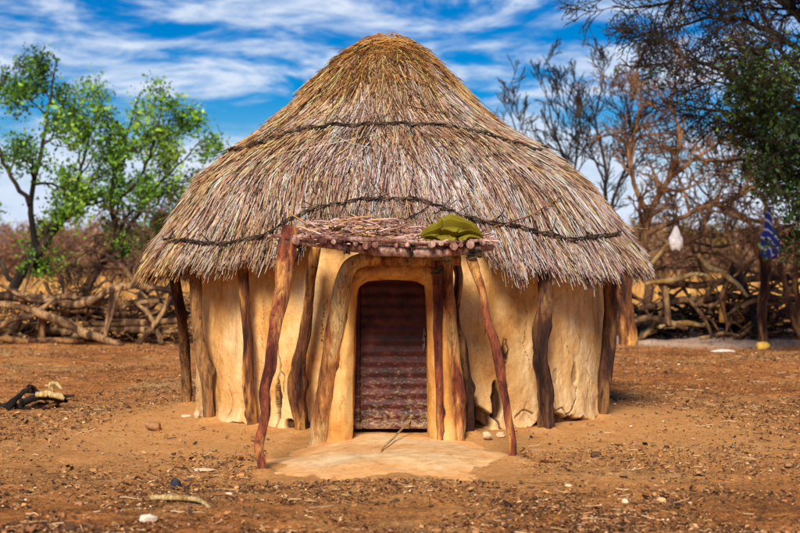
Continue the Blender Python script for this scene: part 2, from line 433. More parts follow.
# straws
def straws(n, smin, smax, lmin, lmax, wmin, wmax, ang, hmax, K=4, eave=False, pal=None, tipout=0.0, thr=(-PI, PI), coh=1.0):
    th = rng.uniform(thr[0], thr[1], n)
    if eave:
        se = s_end(th)+rng.normal(0, .045, n)
    else:
        u = rng.uniform(0, 1, n); se = np.sqrt(smin**2+(smax-smin)*(smax+smin)*u)
        se = np.minimum(se, s_end(th)-rng.uniform(0, .1, n))
    L = rng.uniform(lmin, lmax, n); s0 = np.maximum(se-L, .03)
    field = vnoise(np.stack([np.sin(th)*7, np.cos(th)*7, se*2.0], -1), 11)*.16*coh+vnoise(np.stack([np.sin(th)*18, np.cos(th)*18, se*4.0], -1), 12)*.09*coh
    an = rng.normal(0, ang, n)+field
    t = np.linspace(0, 1, K)[None]
    s = s0[:, None]+(se-s0)[:, None]*t
    rr = np.interp(np.clip(s, 0.05, SL), sm, pr)
    rm = np.maximum(rr, .25)
    dth = np.tan(an)[:, None]*(se-s0)[:, None]*(t-.6)/rm
    curve = rng.normal(0, .035, n)[:, None]*np.sin(t*PI)/rm*1.0
    h0 = hmax*rng.uniform(0, 1, n)[:, None]
    h = h0*(.4+.6*t)+tipout*t**2*rng.uniform(.2, 1, n)[:, None]+rng.normal(0, .006, (n, K))
    pts = roofpt(th[:, None]+dth+curve, s, h)
    if eave: pts[:, -1, 2] -= rng.uniform(0, .05, n)
    w = rng.uniform(wmin, wmax, n)[:, None]*np.array([1, 1, .9, .45])[None, :K]
    V, Q = tubes(pts, w, 3)
    if pal is None:
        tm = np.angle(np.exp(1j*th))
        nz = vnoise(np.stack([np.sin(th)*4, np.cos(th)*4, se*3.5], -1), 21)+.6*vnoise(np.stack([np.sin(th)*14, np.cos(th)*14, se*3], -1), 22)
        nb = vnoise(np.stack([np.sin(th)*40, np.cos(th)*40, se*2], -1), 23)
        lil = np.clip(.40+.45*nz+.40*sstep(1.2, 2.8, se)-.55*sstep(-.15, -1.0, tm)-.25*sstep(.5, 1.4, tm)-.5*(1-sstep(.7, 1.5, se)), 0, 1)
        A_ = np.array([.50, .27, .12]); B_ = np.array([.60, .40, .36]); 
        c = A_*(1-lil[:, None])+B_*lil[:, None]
        br = np.exp(rng.normal(-.10, .50, n)+.5*nb+.15*nz)
        c = c*br[:, None]
        dk = rng.uniform(0, 1, n) < .24+.12*nb; c[dk] *= np.array([.22, .17, .15])
        gl = rng.uniform(0, 1, n) < .10; c[gl] = np.array([.58, .37, .16])*rng.uniform(.7, 1.2, (gl.sum(), 1))
    else:
        c = np.array(pal)[rng.integers(0, len(pal), n)]*np.exp(rng.normal(0, .35, (n, 1)))
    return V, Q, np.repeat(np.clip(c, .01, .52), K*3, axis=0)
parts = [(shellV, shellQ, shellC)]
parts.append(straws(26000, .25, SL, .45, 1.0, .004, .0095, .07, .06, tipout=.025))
parts.append(straws(9000, .35, SL, .25, .7, .0025, .0045, .20, .065, tipout=.03))
parts.append(straws(700, .5, SL, .25, .6, .0025, .004, .6, .075, tipout=.06))
parts.append(straws(9500, 0, 0, .5, 1.0, .0045, .0085, .06, .05, eave=True, tipout=.01))
parts.append(straws(5000, 0, 0, .35, .7, .004, .008, .08, -.10, eave=True))
gold = [(.38, .18, .05), (.25, .10, .03), (.50, .27, .085), (.10, .045, .02)]
parts.append(straws(5200, .05, .95, .3, .62, .003, .006, .42, .06, pal=gold, tipout=.02, coh=3))
for k in range(46):      # coarse tufts tied down from the peak
    tc_ = rng.uniform(-PI, PI); wd = rng.uniform(.05, .14)
    parts.append(straws(60, .35, rng.uniform(.6, 1.15), .3, .7, .003, .006, .10, .09, pal=gold, tipout=.04, thr=(tc_-wd, tc_+wd), coh=4))
parts.append(straws(260, .4, SL, .2, .45, .002, .0035, .7, .09, pal=gold, tipout=.16))
for k in range(160):     # thicker reed bundles lying proud
    tc_ = rng.uniform(-PI, PI); s_b = rng.uniform(1.0, 3.2); wd = .035/s_b*2
    parts.append(straws(22, s_b-.05, s_b+.05, .5, .9, .004, .007, .04, .085, tipout=.03, thr=(tc_-wd, tc_+wd)))
# course edges: the upper coat of thatch ends in a ragged line at the rope
def course(s_at, n, w=.05):
    th = rng.uniform(-PI, PI, n); se = s_at+rng.normal(0, w, n)+.05*vnoise(np.stack([th*8, th*0, th*0], -1), 4)
    L = rng.uniform(.35, .7, n); K = 4; t = np.linspace(0, 1, K)[None]
    s = np.maximum(se-L, .1)[:, None]*(1-t)+se[:, None]*t
    dth = rng.normal(0, .09, n)[:, None]*L[:, None]*t/np.maximum(np.interp(s, sm, pr), .25)
    pts = roofpt(th[:, None]+dth, s, .02+.055*t*rng.uniform(.4, 1, n)[:, None])
    V, Q = tubes(pts, rng.uniform(.003, .0065, n)[:, None]*np.array([1, 1, .9, .4])[None], 3)
    c = np.array([(.42, .31, .25), (.46, .36, .35), (.36, .22, .12), (.14, .09, .07)])[rng.integers(0, 4, n)]*np.exp(rng.normal(0, .3, (n, 1)))
    return V, Q, np.repeat(np.clip(c, .01, .8), 12, axis=0)
parts.append(course(1.62, 3200, .09)); parts.append(course(.72, 1500, .06))
V, Q = merge([(a, b) for a, b, c in parts]); Cc = np.concatenate([c for a, b, c in parts])
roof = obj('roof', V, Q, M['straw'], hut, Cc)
# wisps knotted round the top
kn = []
for k in range(90):
    t = np.linspace(0, 1, 8); th0 = rng.uniform(-PI, PI); s0 = rng.uniform(.12, .38)
    th = th0+t*rng.uniform(.8, 2.6)*rng.choice([-1, 1]); s = s0+.08*np.sin(t*4+k)+t*rng.uniform(-.05, .15)
    kn.append(roofpt(th, s, .05+.03*np.sin(t*PI)+rng.uniform(0, .02)))
kv, kq = tubes(np.array(kn), np.full((90, 8), .004), 4)
kc = np.repeat(np.array(gold)[rng.integers(0, 3, 90)], 32, axis=0)
obj('straw_knot', kv, kq, M['straw'], roof, kc)

def rope(name, ctrl, closed=False, rad=.0085, strands=3, lift=.078, amp=.012, twigs=40):
    th = np.array([c[0] for c in ctrl]); s = np.array([c[1] for c in ctrl])
    if closed:
        th = np.concatenate([[-PI-.3], th, [PI+.3]]); s = np.concatenate([[s.mean()], s, [s.mean()]])
        tt = np.linspace(-PI, PI, 420)
    else:
        tt = np.linspace(th[0], th[-1], 200)
    ss = np.interp(tt, th, s); k = 9; ss[k:-k] = np.convolve(ss, np.ones(2*k+1)/(2*k+1), 'valid')
    ss += .018*vnoise(np.stack([tt*11, tt*0, tt*0+len(name)], -1), 31)
    rr = np.interp(ss, sm, pr); arc = np.r_[0, np.cumsum(np.abs(np.diff(tt))*rr[1:])]
    L = []
    for j in range(strands):
        ph = arc*26+j*2*PI/strands+1.3*vnoise(np.stack([arc*3, arc*0+j, arc*0], -1), 33)
        L.append(roofpt(tt, ss+amp*np.cos(ph), lift+amp*.7*np.sin(ph)))
    R = rad*(1+.3*vnoise(np.stack([np.tile(arc*14, (strands, 1)), np.arange(strands)[:, None]*7+arc*0, np.zeros((strands, len(arc)))], -1), 35))
    lst = [tubes(np.array(L), R, 6)]
    tw = []
    for _ in range(twigs):
        i = rng.integers(5, len(tt)-5); d = rng.normal(0, .10)/max(rr[i], .3); t = np.linspace(0, 1, 4)
        tw.append(roofpt(tt[i]+t*(.09/rr[i])*rng.choice([-1, 1]), ss[i]+t*rng.normal(0, .06), lift+.01+t*rng.uniform(0, .05)))
    lst.append(tubes(np.array(tw), np.full((twigs, 4), .004), 4))
    v, q = merge(lst)
    return obj('binding_rope', v, q, M['rope'], roof)
M['rope'] = wood('twisted_bark_rope', (.03, .018, .012), (.10, .06, .04), (.28, .18, .12), .5, 1, 20)
hit = lambda L: [h for h in (roof_hit(*p) for p in L) if h]
r1 = rope('upper', hit([(250, 153), (270, 146), (300, 135), (350, 131), (400, 130), (450, 133), (500, 143), (530, 151)]), True)
r1['label'] = 'upper binding rope'
r2 = rope('lower', hit([(175, 243), (205, 246), (240, 245), (268, 240)]), False, .008, twigs=20)
r3 = rope('porch', hit([(266, 241), (290, 225), (320, 210), (365, 202), (400, 201), (430, 205), (455, 216), (476, 238)]), False, .007, 2, twigs=25)
r4 = rope('right', hit([(462, 221), (490, 228), (520, 232), (560, 243), (590, 241), (612, 234)]), False, .008, twigs=20)
# long fibres that run loose across the thatch
lf = []
for (p0, p1) in [((485, 232), (556, 203)), ((395, 75), (428, 95)), ((405, 110), (440, 118)), ((430, 205), (405, 225))]:
    a, b = roof_hit(*p0), roof_hit(*p1); t = np.linspace(0, 1, 10)
    lf.append(roofpt(a[0]+(b[0]-a[0])*t, a[1]+(b[1]-a[1])*t+.02*np.sin(t*5), .085))
for l_ in lf:
    v, q = tubes(l_[None], np.full((1, 10), .006), 5); obj('loose_cane', v, q, M['wood_ochre'], roof)

# wall
WR = 1.955; WX = HX+.055
nth, nz = 1500, 220
th = np.linspace(-PI, PI, nth, endpoint=False); zz = np.linspace(-.06, 1.86, nz)
TH, ZZ = np.meshgrid(th, zz)
q = np.stack([np.sin(TH)*2, -np.cos(TH)*2, ZZ], -1)
R = WR+.014*fbm(q*1.6, 3, 41)+.008*fbm(q*7, 3, 42)+.0025*fbm(q*30, 2, 44)
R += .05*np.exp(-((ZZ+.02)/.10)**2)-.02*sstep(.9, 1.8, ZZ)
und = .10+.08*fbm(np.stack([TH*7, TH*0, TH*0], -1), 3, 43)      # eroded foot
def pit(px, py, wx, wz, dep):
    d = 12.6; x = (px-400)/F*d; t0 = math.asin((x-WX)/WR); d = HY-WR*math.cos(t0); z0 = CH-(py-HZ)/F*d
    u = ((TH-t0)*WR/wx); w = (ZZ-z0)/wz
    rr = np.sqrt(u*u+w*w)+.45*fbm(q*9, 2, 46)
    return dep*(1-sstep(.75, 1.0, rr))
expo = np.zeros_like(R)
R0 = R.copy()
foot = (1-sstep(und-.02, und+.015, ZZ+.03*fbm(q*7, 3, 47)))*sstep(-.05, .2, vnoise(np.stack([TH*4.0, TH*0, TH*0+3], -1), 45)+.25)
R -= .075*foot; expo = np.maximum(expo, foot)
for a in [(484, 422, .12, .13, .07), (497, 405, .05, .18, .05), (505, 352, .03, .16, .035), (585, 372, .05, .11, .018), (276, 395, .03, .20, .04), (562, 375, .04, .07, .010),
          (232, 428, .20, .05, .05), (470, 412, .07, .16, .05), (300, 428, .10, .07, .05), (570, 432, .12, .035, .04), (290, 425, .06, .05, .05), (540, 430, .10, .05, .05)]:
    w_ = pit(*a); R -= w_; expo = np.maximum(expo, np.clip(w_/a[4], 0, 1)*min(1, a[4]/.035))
def wall_tz(px, py):
    x = (px-400)/F*12.8
    for _ in range(4):
        t0 = math.asin(np.clip((x-WX)/WR, -1, 1)); d = HY-WR*math.cos(t0); x = (px-400)/F*d
    return t0, CH-(py-HZ)/F*d
def crack(pts, w):
    """cut one crack into the plaster"""
    tz = np.array([wall_tz(*p) for p in pts]); C = resample(np.stack([tz[:, 0]*WR, tz[:, 1], tz[:, 1]*0], -1), 40)
    C[:, 0] += .012*vnoise(np.stack([C[:, 1]*30, C[:, 1]*0, C[:, 0]*9], -1), 48)
    U = TH*WR+.010*vnoise(q*24, 49); dm = np.full(TH.shape, 9.)
    box = (U > C[:, 0].min()-.1) & (U < C[:, 0].max()+.1) & (ZZ > C[:, 1].min()-.1) & (ZZ < C[:, 1].max()+.1)
    if not box.any(): return
    dd = np.hypot(U[box][:, None]-C[None, :, 0], ZZ[box][:, None]-C[None, :, 1]).min(1)
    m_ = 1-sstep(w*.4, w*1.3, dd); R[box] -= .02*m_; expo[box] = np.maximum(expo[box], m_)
for c_, w_ in [([(277, 345), (279, 370), (275, 395), (279, 418), (276, 433)], .010), ([(279, 370), (284, 378), (283, 392)], .007), ([(216, 300), (219, 340), (216, 370)], .004),
               ([(552, 414), (562, 408), (568, 414), (575, 403), (577, 388)], .008), ([(568, 414), (572, 424), (580, 430)], .007), ([(552, 414), (548, 424)], .007),
               ([(505, 340), (508, 352), (505, 372), (507, 388)], .010), ([(497, 395), (494, 410), (500, 430)], .013), ([(523, 300), (528, 322), (524, 345), (530, 360)], .004),
               ([(585, 400), (590, 385), (588, 365), (592, 350)], .005), ([(483, 300), (487, 320), (484, 335)], .005), ([(264, 300), (261, 330), (264, 350)], .004), ([(228, 385), (232, 400), (229, 418)], .006),
               ([(515, 418), (525, 410), (533, 414)], .006), ([(580, 300), (577, 325), (582, 345)], .004), ([(326, 300), (322, 330), (325, 355)], .005)]: crack(c_, w_)
V = np.stack([WX+np.sin(TH)*R, HY-np.cos(TH)*R, ZZ], -1)
Vin = np.stack([WX+np.sin(TH)*(WR-.17), HY-np.cos(TH)*(WR-.17), ZZ], -1)
ii = np.arange(nth*nz).reshape(nz, nth)
a = ii[:-1]; b = np.roll(a, -1, 1); c = ii[1:]; d = np.roll(c, -1, 1)
Q = np.stack([a, b, d, c], -1)
xc = V[..., 0]; door_hole = (xc > -.40) & (xc < .20) & (np.abs(TH) < 1) & (ZZ < 1.36)
keep = ~(door_hole[:-1] | door_hole[1:])
Q1 = Q[keep]; Q2 = Q[keep][:, ::-1]+nth*nz
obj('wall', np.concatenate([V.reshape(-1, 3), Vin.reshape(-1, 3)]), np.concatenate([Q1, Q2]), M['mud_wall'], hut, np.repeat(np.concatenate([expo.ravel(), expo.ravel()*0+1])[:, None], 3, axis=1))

# portal: thick mud frame round the doorway
def portal():
    d0, d1 = 12.02, 12.72
    def pp(px, py): return np.array([(px-400)/F*12.1, CH-(py-HZ)/F*12.1])
    inner = [pp(352, 447), pp(353.5, 400), pp(354, 350), pp(355, 299), pp(357.5, 287), pp(367, 281), pp(391, 279.5), pp(416, 281), pp(425, 286), pp(426.5, 299), pp(427.5, 350), pp(428, 400), pp(429, 447)]
    outer = [pp(321, 447), pp(326, 400), pp(333, 350), pp(341, 300), pp(344, 275), pp(352, 262), pp(391, 259), pp(432, 261), pp(446, 272), pp(449, 300), pp(452, 350), pp(456, 400), pp(462, 447)]
    K = 150
    def rs(L):
        L3 = np.array([[a[0], 0, a[1]] for a in L]); 
        # sample by index so that inner and outer stay matched
        t = np.linspace(0, len(L)-1, K); i = np.clip(np.floor(t).astype(int), 0, len(L)-2); f = (t-i)[:, None]
        return L3[i]*(1-f)+L3[i+1]*f
    I, O = rs(inner), rs(outer)
    for A_ in (I, O):
        A_[3:-3] = (A_[0:-6]+A_[1:-5]+A_[2:-4]+A_[3:-3]+A_[4:-2]+A_[5:-1]+A_[6:])/7
    prof = []
    # (blend inner->outer, depth)
    for u in np.linspace(0, 1, 10): prof.append((0.0+.02*u*0, d1+(d0+.05-d1)*u))
    for u in np.linspace(0, 1, 22)[1:]:
        prof.append((u, d0+.05-.05*math.sin(min(u*3, 1)*PI/2)-.03*math.sin(u*PI)+.10*max(0, (u-.7)/.3)**2))
    for u in np.linspace(0, 1, 8)[1:]: prof.append((1.0+.0*u, d0+.12+(d1-.1-d0-.12)*u))
    V = []
    for (bl, dp) in prof:
        p = I*(1-bl)+O*bl; p = p.copy(); p[:, 1] = dp; V.append(p)
    V = np.array(V)
    n = fbm(V*5, 4, 51); n2 = fbm(V*22, 3, 53)
    V[..., 1] += .025*n+.006*n2; V[..., 0] += .010*vnoise(V*6+9, 52)+.003*n2
    ii = np.arange(V.shape[0]*K).reshape(-1, K)
    return V.reshape(-1, 3), np.stack([ii[:-1, :-1], ii[:-1, 1:], ii[1:, 1:], ii[1:, :-1]], -1).reshape(-1, 4)
v, q = portal(); obj('door_surround', v, q, M['mud_portal'], hut)

# door
DD = 12.42
def box_grid(x0, x1, z0, z1, y0, y1, nx, nz, fn):
    """front-displaced board; fn(x,z)->forward offset"""
    xs = np.linspace(x0, x1, nx); zs = np.linspace(z0, z1, nz); X, Z = np.meshgrid(xs, zs)
    Fr = np.stack([X, y0-fn(X, Z), Z], -1); Bk = np.stack([X, X*0+y1, Z], -1)
    V = np.concatenate([Fr.reshape(-1, 3), Bk.reshape(-1, 3)]); ii = np.arange(nx*nz).reshape(nz, nx); jj = ii+nx*nz
    Q = [np.stack([ii[:-1, :-1], ii[:-1, 1:], ii[1:, 1:], ii[1:, :-1]], -1).reshape(-1, 4), np.stack([jj[:-1, :-1], jj[1:, :-1], jj[1:, 1:], jj[:-1, 1:]], -1).reshape(-1, 4)]
    def strip(a, b): return np.stack([a[:-1], b[:-1], b[1:], a[1:]], -1)
    Q += [strip(ii[0], jj[0]), strip(jj[-1], ii[-1]), strip(jj[:, 0], ii[:, 0]), strip(ii[:, -1], jj[:, -1])]
    return V, np.concatenate(Q)
def door_mat():
    m, nt, b = newmat('worn_maroon_paint')
    v = coords(nt); vs = coords(nt, (1, 1, 1)); vh = coords(nt, (.75, 1, 1.5))
    n1 = noise_n(nt, 7, 5, .65, v, .5); n2 = noise_n(nt, 26, 7, .8, vh, .4); n3 = noise_n(nt, 60, 4, .7, v)
    c = ramp(nt, n1, [(0.35, (.020, .006, .006)), (0.6, (.070, .014, .014)), (0.75, (.12, .030, .020))])
    sx = nt.nodes.new('ShaderNodeSeparateXYZ'); nt.links.new(v, sx.inputs[0])
    low = ramp(nt, sx.outputs['Z'], [(0.05, .60), (0.25, .50), (0.75, .43), (1.05, .25)])
    add = N(nt, 'ShaderNodeMath', operation='ADD'); nt.links.new(low, add.inputs[0]); nt.links.new(n2, add.inputs[1])
    w = ramp(nt, add.outputs[0], [(0.96, 0.0), (1.09, 1.0)])
    add.use_clamp = False
    w2 = N(nt, 'ShaderNodeMapRange'); w2.inputs['From Min'].default_value = 1.0; w2.inputs['From Max'].default_value = 1.16
    nt.links.new(add.outputs[0], w2.inputs['Value'])
    c = mix(nt, w2.outputs['Result'], c, mix(nt, n3, (.16, .07, .035), (.50, .34, .17)))
    nt.links.new(c, b.inputs['Base Color']); b.inputs['Roughness'].default_value = .6
    bump(nt, b, n2, .4, .006)
    return m
M['door'] = door_mat()
zt, zb = 1.33, 0.085
x0, x1 = (350-400)/F*DD, (429-400)/F*DD
ridge = lambda X, Z: .007*np.sin(Z*2*PI/.088)+.004*fbm(np.stack([X*6, Z*6, X*0], -1), 2, 61)
door = thing_door = obj('door', *box_grid(x0+.085, x1-.004, zb, zt, DD, DD+.03, 60, 220, ridge), M['door'], hut)
obj('door_stile', *box_grid(x0, x0+.082, zb, zt, DD-.008, DD+.03, 8, 60, lambda X, Z: .003*fbm(np.stack([X*6, Z*9, X*0], -1), 2, 62)), M['door'], door)
# latch: a short wire chain
lk = []
p0 = P(424, 330, DD-.03)
for k in range(7):
    c0 = p0+np.array([.004*math.sin(k*2), -.004, -.026*k]); t = np.linspace(0, 2*PI, 9)
    ax = np.array([1, 0, 0]) if k % 2 else np.array([0, 1, 0])
    lk.append(c0+np.outer(np.cos(t), ax)*.007+np.outer(np.sin(t), [0, 0, 1])*.017)
v, q = tubes(np.array(lk), np.full((7, 9), .0028), 5); obj('latch_chain', v, q, M['metal'], door)

# posts ---------------------------------------------------------------
def pole(name, pts, rad, mat, parent, label=None, n=16, gn=.17, wob=.012, **kw):
    v, q = log_mesh(pts, rad, n, gn, wob, **kw)
    o = obj(name, v, q, mat, parent)
    if label: o['label'] = label
    return o
def px2(lst): return [P(*p) for p in lst]
pole('post', px2([(187, 412, 14.9), (186, 370, 14.8), (181, 320, 14.6), (174, 262, 14.5)]), [.052, .05, .05, .045], M['wood_dark'], hut)
pole('post', px2([(210, 429, 13.42), (207, 385, 13.4), (198, 330, 13.4), (195, 262, 13.4)]), [.056, .055, .05, .05], M['wood_dark'], hut)
pole('post', px2([(254, 439, 12.86), (252, 400, 12.84), (247, 330, 12.84), (242, 258, 12.84)]), [.045, .047, .043, .045], M['wood_ochre'], hut, wob=.02)
pole('post', px2([(303, 441, 12.50), (301, 400, 12.5), (303, 360, 12.48), (309, 310, 12.45), (315, 247, 12.35)]), [.058, .058, .048, .045, .045], M['wood_ochre'], hut, 'gnarled ochre post', gn=.3, wob=.03)
pole('porch_post', px2([(262, 476, 10.58), (267, 420, 10.7), (272, 350, 10.85), (280, 290, 11.0), (290, 229, 11.15)]), [.038, .036, .044, .050, .064], M['wood_red'], hut, 'thick red brown front post leaning right', wob=.035, gn=.24)
pole('door_post', px2([(318, 446, 12.05), (323, 400, 12.02), (330, 350, 12.0), (338, 300, 11.97), (344, 274, 11.94), (355, 261, 11.93), (380, 258, 11.93)]), [.078, .074, .070, .072, .070, .066, .055], M['wood_clay'], hut, 'thick clay smeared post left of the door', wob=.015, gn=.22)
pole('door_post', px2([(441, 441, 12.0), (440, 380, 11.97), (439, 320, 11.95), (436, 262, 11.9)]), [.032, .034, .034, .036], M['wood_red'], hut, 'thin red post right of the door', wob=.012)
pole('door_post', px2([(457, 447, 12.12), (455, 390, 12.1), (450, 320, 12.08), (446, 262, 12.0)]), [.072, .066, .062, .058], M['wood_clay'], hut, 'pale clay smeared post right of the door', gn=.2)
pole('post', px2([(471, 441, 12.35), (467, 390, 12.32), (463, 345, 12.3), (458, 310, 12.3), (453, 252, 12.2)]), [.043, .040, .043, .037, .035], M['wood_dark'], hut, 'wavy dark thin post', gn=.35, wob=.035)
pole('porch_post', px2([(513, 468, 10.9), (508, 420, 10.95), (500, 372, 11.0), (488, 315, 11.05), (473, 256, 11.15)]), [.029, .028, .034, .030, .035], M['wood_red'], hut, 'thin red front post leaning left', wob=.025, gn=.24)
pole('post', px2([(547, 437, 12.72), (547, 390, 12.7), (543, 340, 12.68), (548, 300, 12.68), (547, 258, 12.7)]), [.062, .062, .062, .056, .055], M['wood_dark'], hut, 'thick gnarled brown post', gn=.32, wob=.03)
pole('post', px2([(601, 424, 13.75), (604, 390, 13.72), (609, 340, 13.7), (611, 262, 13.7)]), [.060, .058, .060, .065], M['wood_dark'], hut)
for th_ in (1.9, 2.4, 2.9, 3.5, 4.1):   # posts at the back of the hut
    b0 = np.array([HX+math.sin(th_)*2.2, HY-math.cos(th_)*2.2, -.05])
    pole('post', [b0, b0+[.02, 0, .8], b0+[-.02, 0, 1.75]], [.055, .05, .05], M['wood_dark'], hut)

# porch shelf
pole('shelf_beam', px2([(281, 240, 11.18), (330, 244, 11.15), (380, 249, 11.15), (440, 251, 11.15), (493, 245, 11.2)]), [.03, .038, .042, .040, .036], M['wood_pink'], hut, wob=.008)
pole('shelf_rail', px2([(268, 236, 11.1), (320, 236.5, 11.06), (380, 240, 11.05), (440, 242, 11.05), (495, 240, 11.1)]), [.012, .014, .015, .013, .012], M['wood_pink'], hut, wob=.012)
pole('shelf_beam', [P(290, 240, 11.95), P(390, 244, 11.95), P(485, 242, 11.95)], [.035, .035, .035], M['wood_ochre'], hut)
pole('lintel', px2([(365, 262, 12.03), (400, 260, 12.0), (460, 260, 12.05)]), [.045, .05, .045], M['wood_clay'], hut, gn=.2)
for x in [297, 308, 322, 333, 345, 353, 366, 377, 387, 397, 409, 421, 431, 443, 452, 463, 471, 483]:
    yy = 239.5+np.interp(x, [281, 380, 440, 493], [0, 5.2, 6.0, 2.5])+rng.uniform(-1.5, 1.5)
    if rng.uniform() < .22: continue
    x += rng.uniform(-2.5, 2.5); r = rng.uniform(.014, .034)
    pole('shelf_stick', [P(x, yy, 10.98+rng.uniform(0, .1)), P(x+rng.uniform(-3, 3), yy+2, 11.5), P(x+rng.uniform(-4, 4), yy+3, 12.05)], [r, r*.95, r*.9], M['wood_pink'], hut, n=10, knots=0)
for k in range(26):   # thin laths lying across the sticks
    pass
def lashing(c, ax, r, turns, pitch):
    ax = np.array(ax, float); ax /= np.linalg.norm(ax); A_ = np.cross(ax, [.3, .2, 1]); A_ /= np.linalg.norm(A_); B_ = np.cross(ax, A_)
    t = np.linspace(0, 1, turns*14); an = t*turns*2*PI
    rr_ = r*(1+.10*np.sin(an*1.37)+.06*np.sin(an*3.1))
    pts = c+np.outer(np.cos(an)*rr_, A_)+np.outer(np.sin(an)*rr_, B_)+np.outer((t-.5)*pitch+.006*np.sin(an*2.3), ax)
    v, q = tubes(pts[None], np.full((1, len(t)), .0075), 6); obj('lashing', v, q, M['rope'], hut)
lashing(P(288.5, 243, 11.14), (.06, 0, 1), .080, 5, .07)
lashing(P(474, 254, 11.15), (-.10, 0, 1), .052, 5, .06)
lashing(P(347, 246, 11.15), (1, 0, 0), .054, 3, .04); lashing(P(412, 250.5, 11.15), (1, 0, 0), .054, 3, .035)
lashing(P(437.5, 271, 11.91), (-.03, 0, 1), .044, 4, .05)
# twig and straw pile on the shelf
TW = []
n = 1500
u = rng.uniform(0, 1, n); cxp = 296+u*186
ht = np.interp(cxp, [290, 310, 340, 380, 410, 440, 485], [.05, .13, .19, .20, .13, .07, .04])
d = 11.15+rng.uniform(0, 1, n)*.85
zb_ = 1.625-.035*np.sin((cxp-281)/212*PI)
zc = zb_+ht*rng.uniform(0, 1, n)*sstep(11.0, 11.6, d)+rng.uniform(0, .03, n)
xc = (cxp-400)/F*d
L = rng.uniform(.05, .2, n); az = rng.normal(0, .7, n)+rng.choice([0, .0, 1.57], n); el = rng.normal(0, .15, n)
dirv = np.stack([np.cos(az)*np.cos(el), np.sin(az)*np.cos(el), np.sin(el)], -1)
c0 = np.stack([xc, d, zc], -1); t = np.linspace(-1, 1, 4)
pts = c0[:, None]+dirv[:, None]*(L[:, None]*t[None])[..., None]+rng.normal(0, .006, (n, 4, 3))
pts[..., 2] = np.maximum(pts[..., 2], zb_[:, None]+.005)
pts[..., 1] = np.maximum(pts[..., 1], 11.02)
v, q = tubes(pts, rng.uniform(.003, .008, (n, 1))*np.array([[.8, 1, 1, .6]]), 4)
cc = np.array([(.50, .30, .25), (.36, .19, .14), (.55, .38, .33), (.16, .08, .06), (.52, .30, .13)])[rng.integers(0, 5, n)]*np.exp(rng.normal(0, .25, (n, 1)))
tag(obj('twig_pile', v, q, M['straw'], None, np.repeat(np.clip(cc, 0, .75), 16, axis=0), origin=P(390, 241, 11.5)), 'loose pile of pinkish dry twigs on the shelf above the door', 'twig pile')

# green cloth
def cloth():
    n1, n2 = 240, 260
    U, T_ = np.meshgrid(np.linspace(-1, 1, n1), np.linspace(0, 1, n2))
    endc = np.sqrt(np.clip(1-np.abs(U)**5, 0, 1))
    rz = np.interp(U, [-1, -.8, -.5, -.2, .1, .35, .6, .85, 1], [.04, .08, .10, .145, .16, .135, .12, .075, .045])*endc
    ry = .21*endc+.01
    w1 = vnoise(np.stack([U*1.7, T_*2.2, U*0], -1), 71); w2 = vnoise(np.stack([U*3.1, T_*3.5, U*0+3], -1), 72)
    ph = T_*6.6+U*.25+.75*w1+.12*w2+.55*np.sin(U*3.1+.9)
    f = ph-np.floor(ph); saw = sstep(0, .16, f)*(1-f)**.7
    ph2 = T_*2.4-U*1.1+.8*w1; f2 = ph2-np.floor(ph2); saw2 = sstep(0, .2, f2)*(1-f2)
    dsp = (.092*saw+.036*saw2-.056+.014*w2)*endc
    ny, nz_ = -np.cos(PI*T_), np.sin(PI*T_)
    y = ny*(ry+dsp*1.1); z = np.maximum(nz_, 0)**.75*(rz+dsp)+.003*w2
    x = U*.245+.018*w1+.010*w2
    o = P(450.5, 241.5, 11.30)
    return np.stack([o[0]+x, o[1]+y, o[2]+.006+np.maximum(z, 0)], -1).reshape(-1, 3), n1, n2
v, n1, n2 = cloth(); ii = np.arange(n1*n2).reshape(n2, n1)
q = np.stack([ii[:-1, :-1], ii[:-1, 1:], ii[1:, 1:], ii[1:, :-1]], -1).reshape(-1, 4)
v2 = v.copy(); v2[:, 2] = P(450, 241.5, 11.28)[2]-.004
M['cloth'] = plain('olive_green_cloth', (.21, .17, .016), .95, .03, (.15, .12, .012), 5)
o = obj('cloth', np.concatenate([v, v2]), np.concatenate([q, q[:, ::-1]+len(v)]), M['cloth'], None, origin=P(450, 241.5, 11.28))
tag(o, 'crumpled olive green cloth lying on the shelf above the door', 'cloth')

# doorstep apron ------------------------------------------------------
def apron():
    na, nr = 260, 70
    A_, Rr = np.meshgrid(np.linspace(0, 2*PI, na, endpoint=False), np.linspace(0, 1, nr))
    cx, cy = (390-400)/F*11.3, 11.35
    ca, sa = np.cos(A_), np.sin(A_)
    rx = np.where(sa < 0, 1.02, .85); ry = np.where(sa < 0, 1.30, 1.15)
    k = 1/(np.abs(ca)**2.6+np.abs(sa)**2.6)**(1/2.6)
    edge = 1+.07*vnoise(np.stack([ca*3, sa*3, ca*0], -1), 81)+.025*vnoise(np.stack([ca*12, sa*12, ca*0], -1), 82)
    x = cx+rx*k*ca*Rr*edge; y = cy+ry*k*sa*Rr*edge
    q = np.stack([x, y, x*0], -1)
    h = .040*(1-sstep(.55, 1.0, Rr))+.030*(1-sstep(.40, .66, Rr+.10*vnoise(q*3, 84)))+.006*fbm(q*4, 4, 83)
    z = gh(x, y)-.012+h+.006
    V = np.stack([x, y, z], -1); ii = np.arange(na*nr).reshape(nr, na)
    a = ii[:-1]; b = np.roll(a, -1, 1); c = ii[1:]; d = np.roll(c, -1, 1)
    dust = np.clip(sstep(.42, 1.0, Rr+.14*vnoise(q*2.6, 85)+.10*vnoise(q*11, 86)+.06*vnoise(q*40, 87)), 0, 1)
    return V.reshape(-1, 3), np.stack([a, c, d, b], -1).reshape(-1, 4), np.repeat(dust.reshape(-1, 1), 3, axis=1)
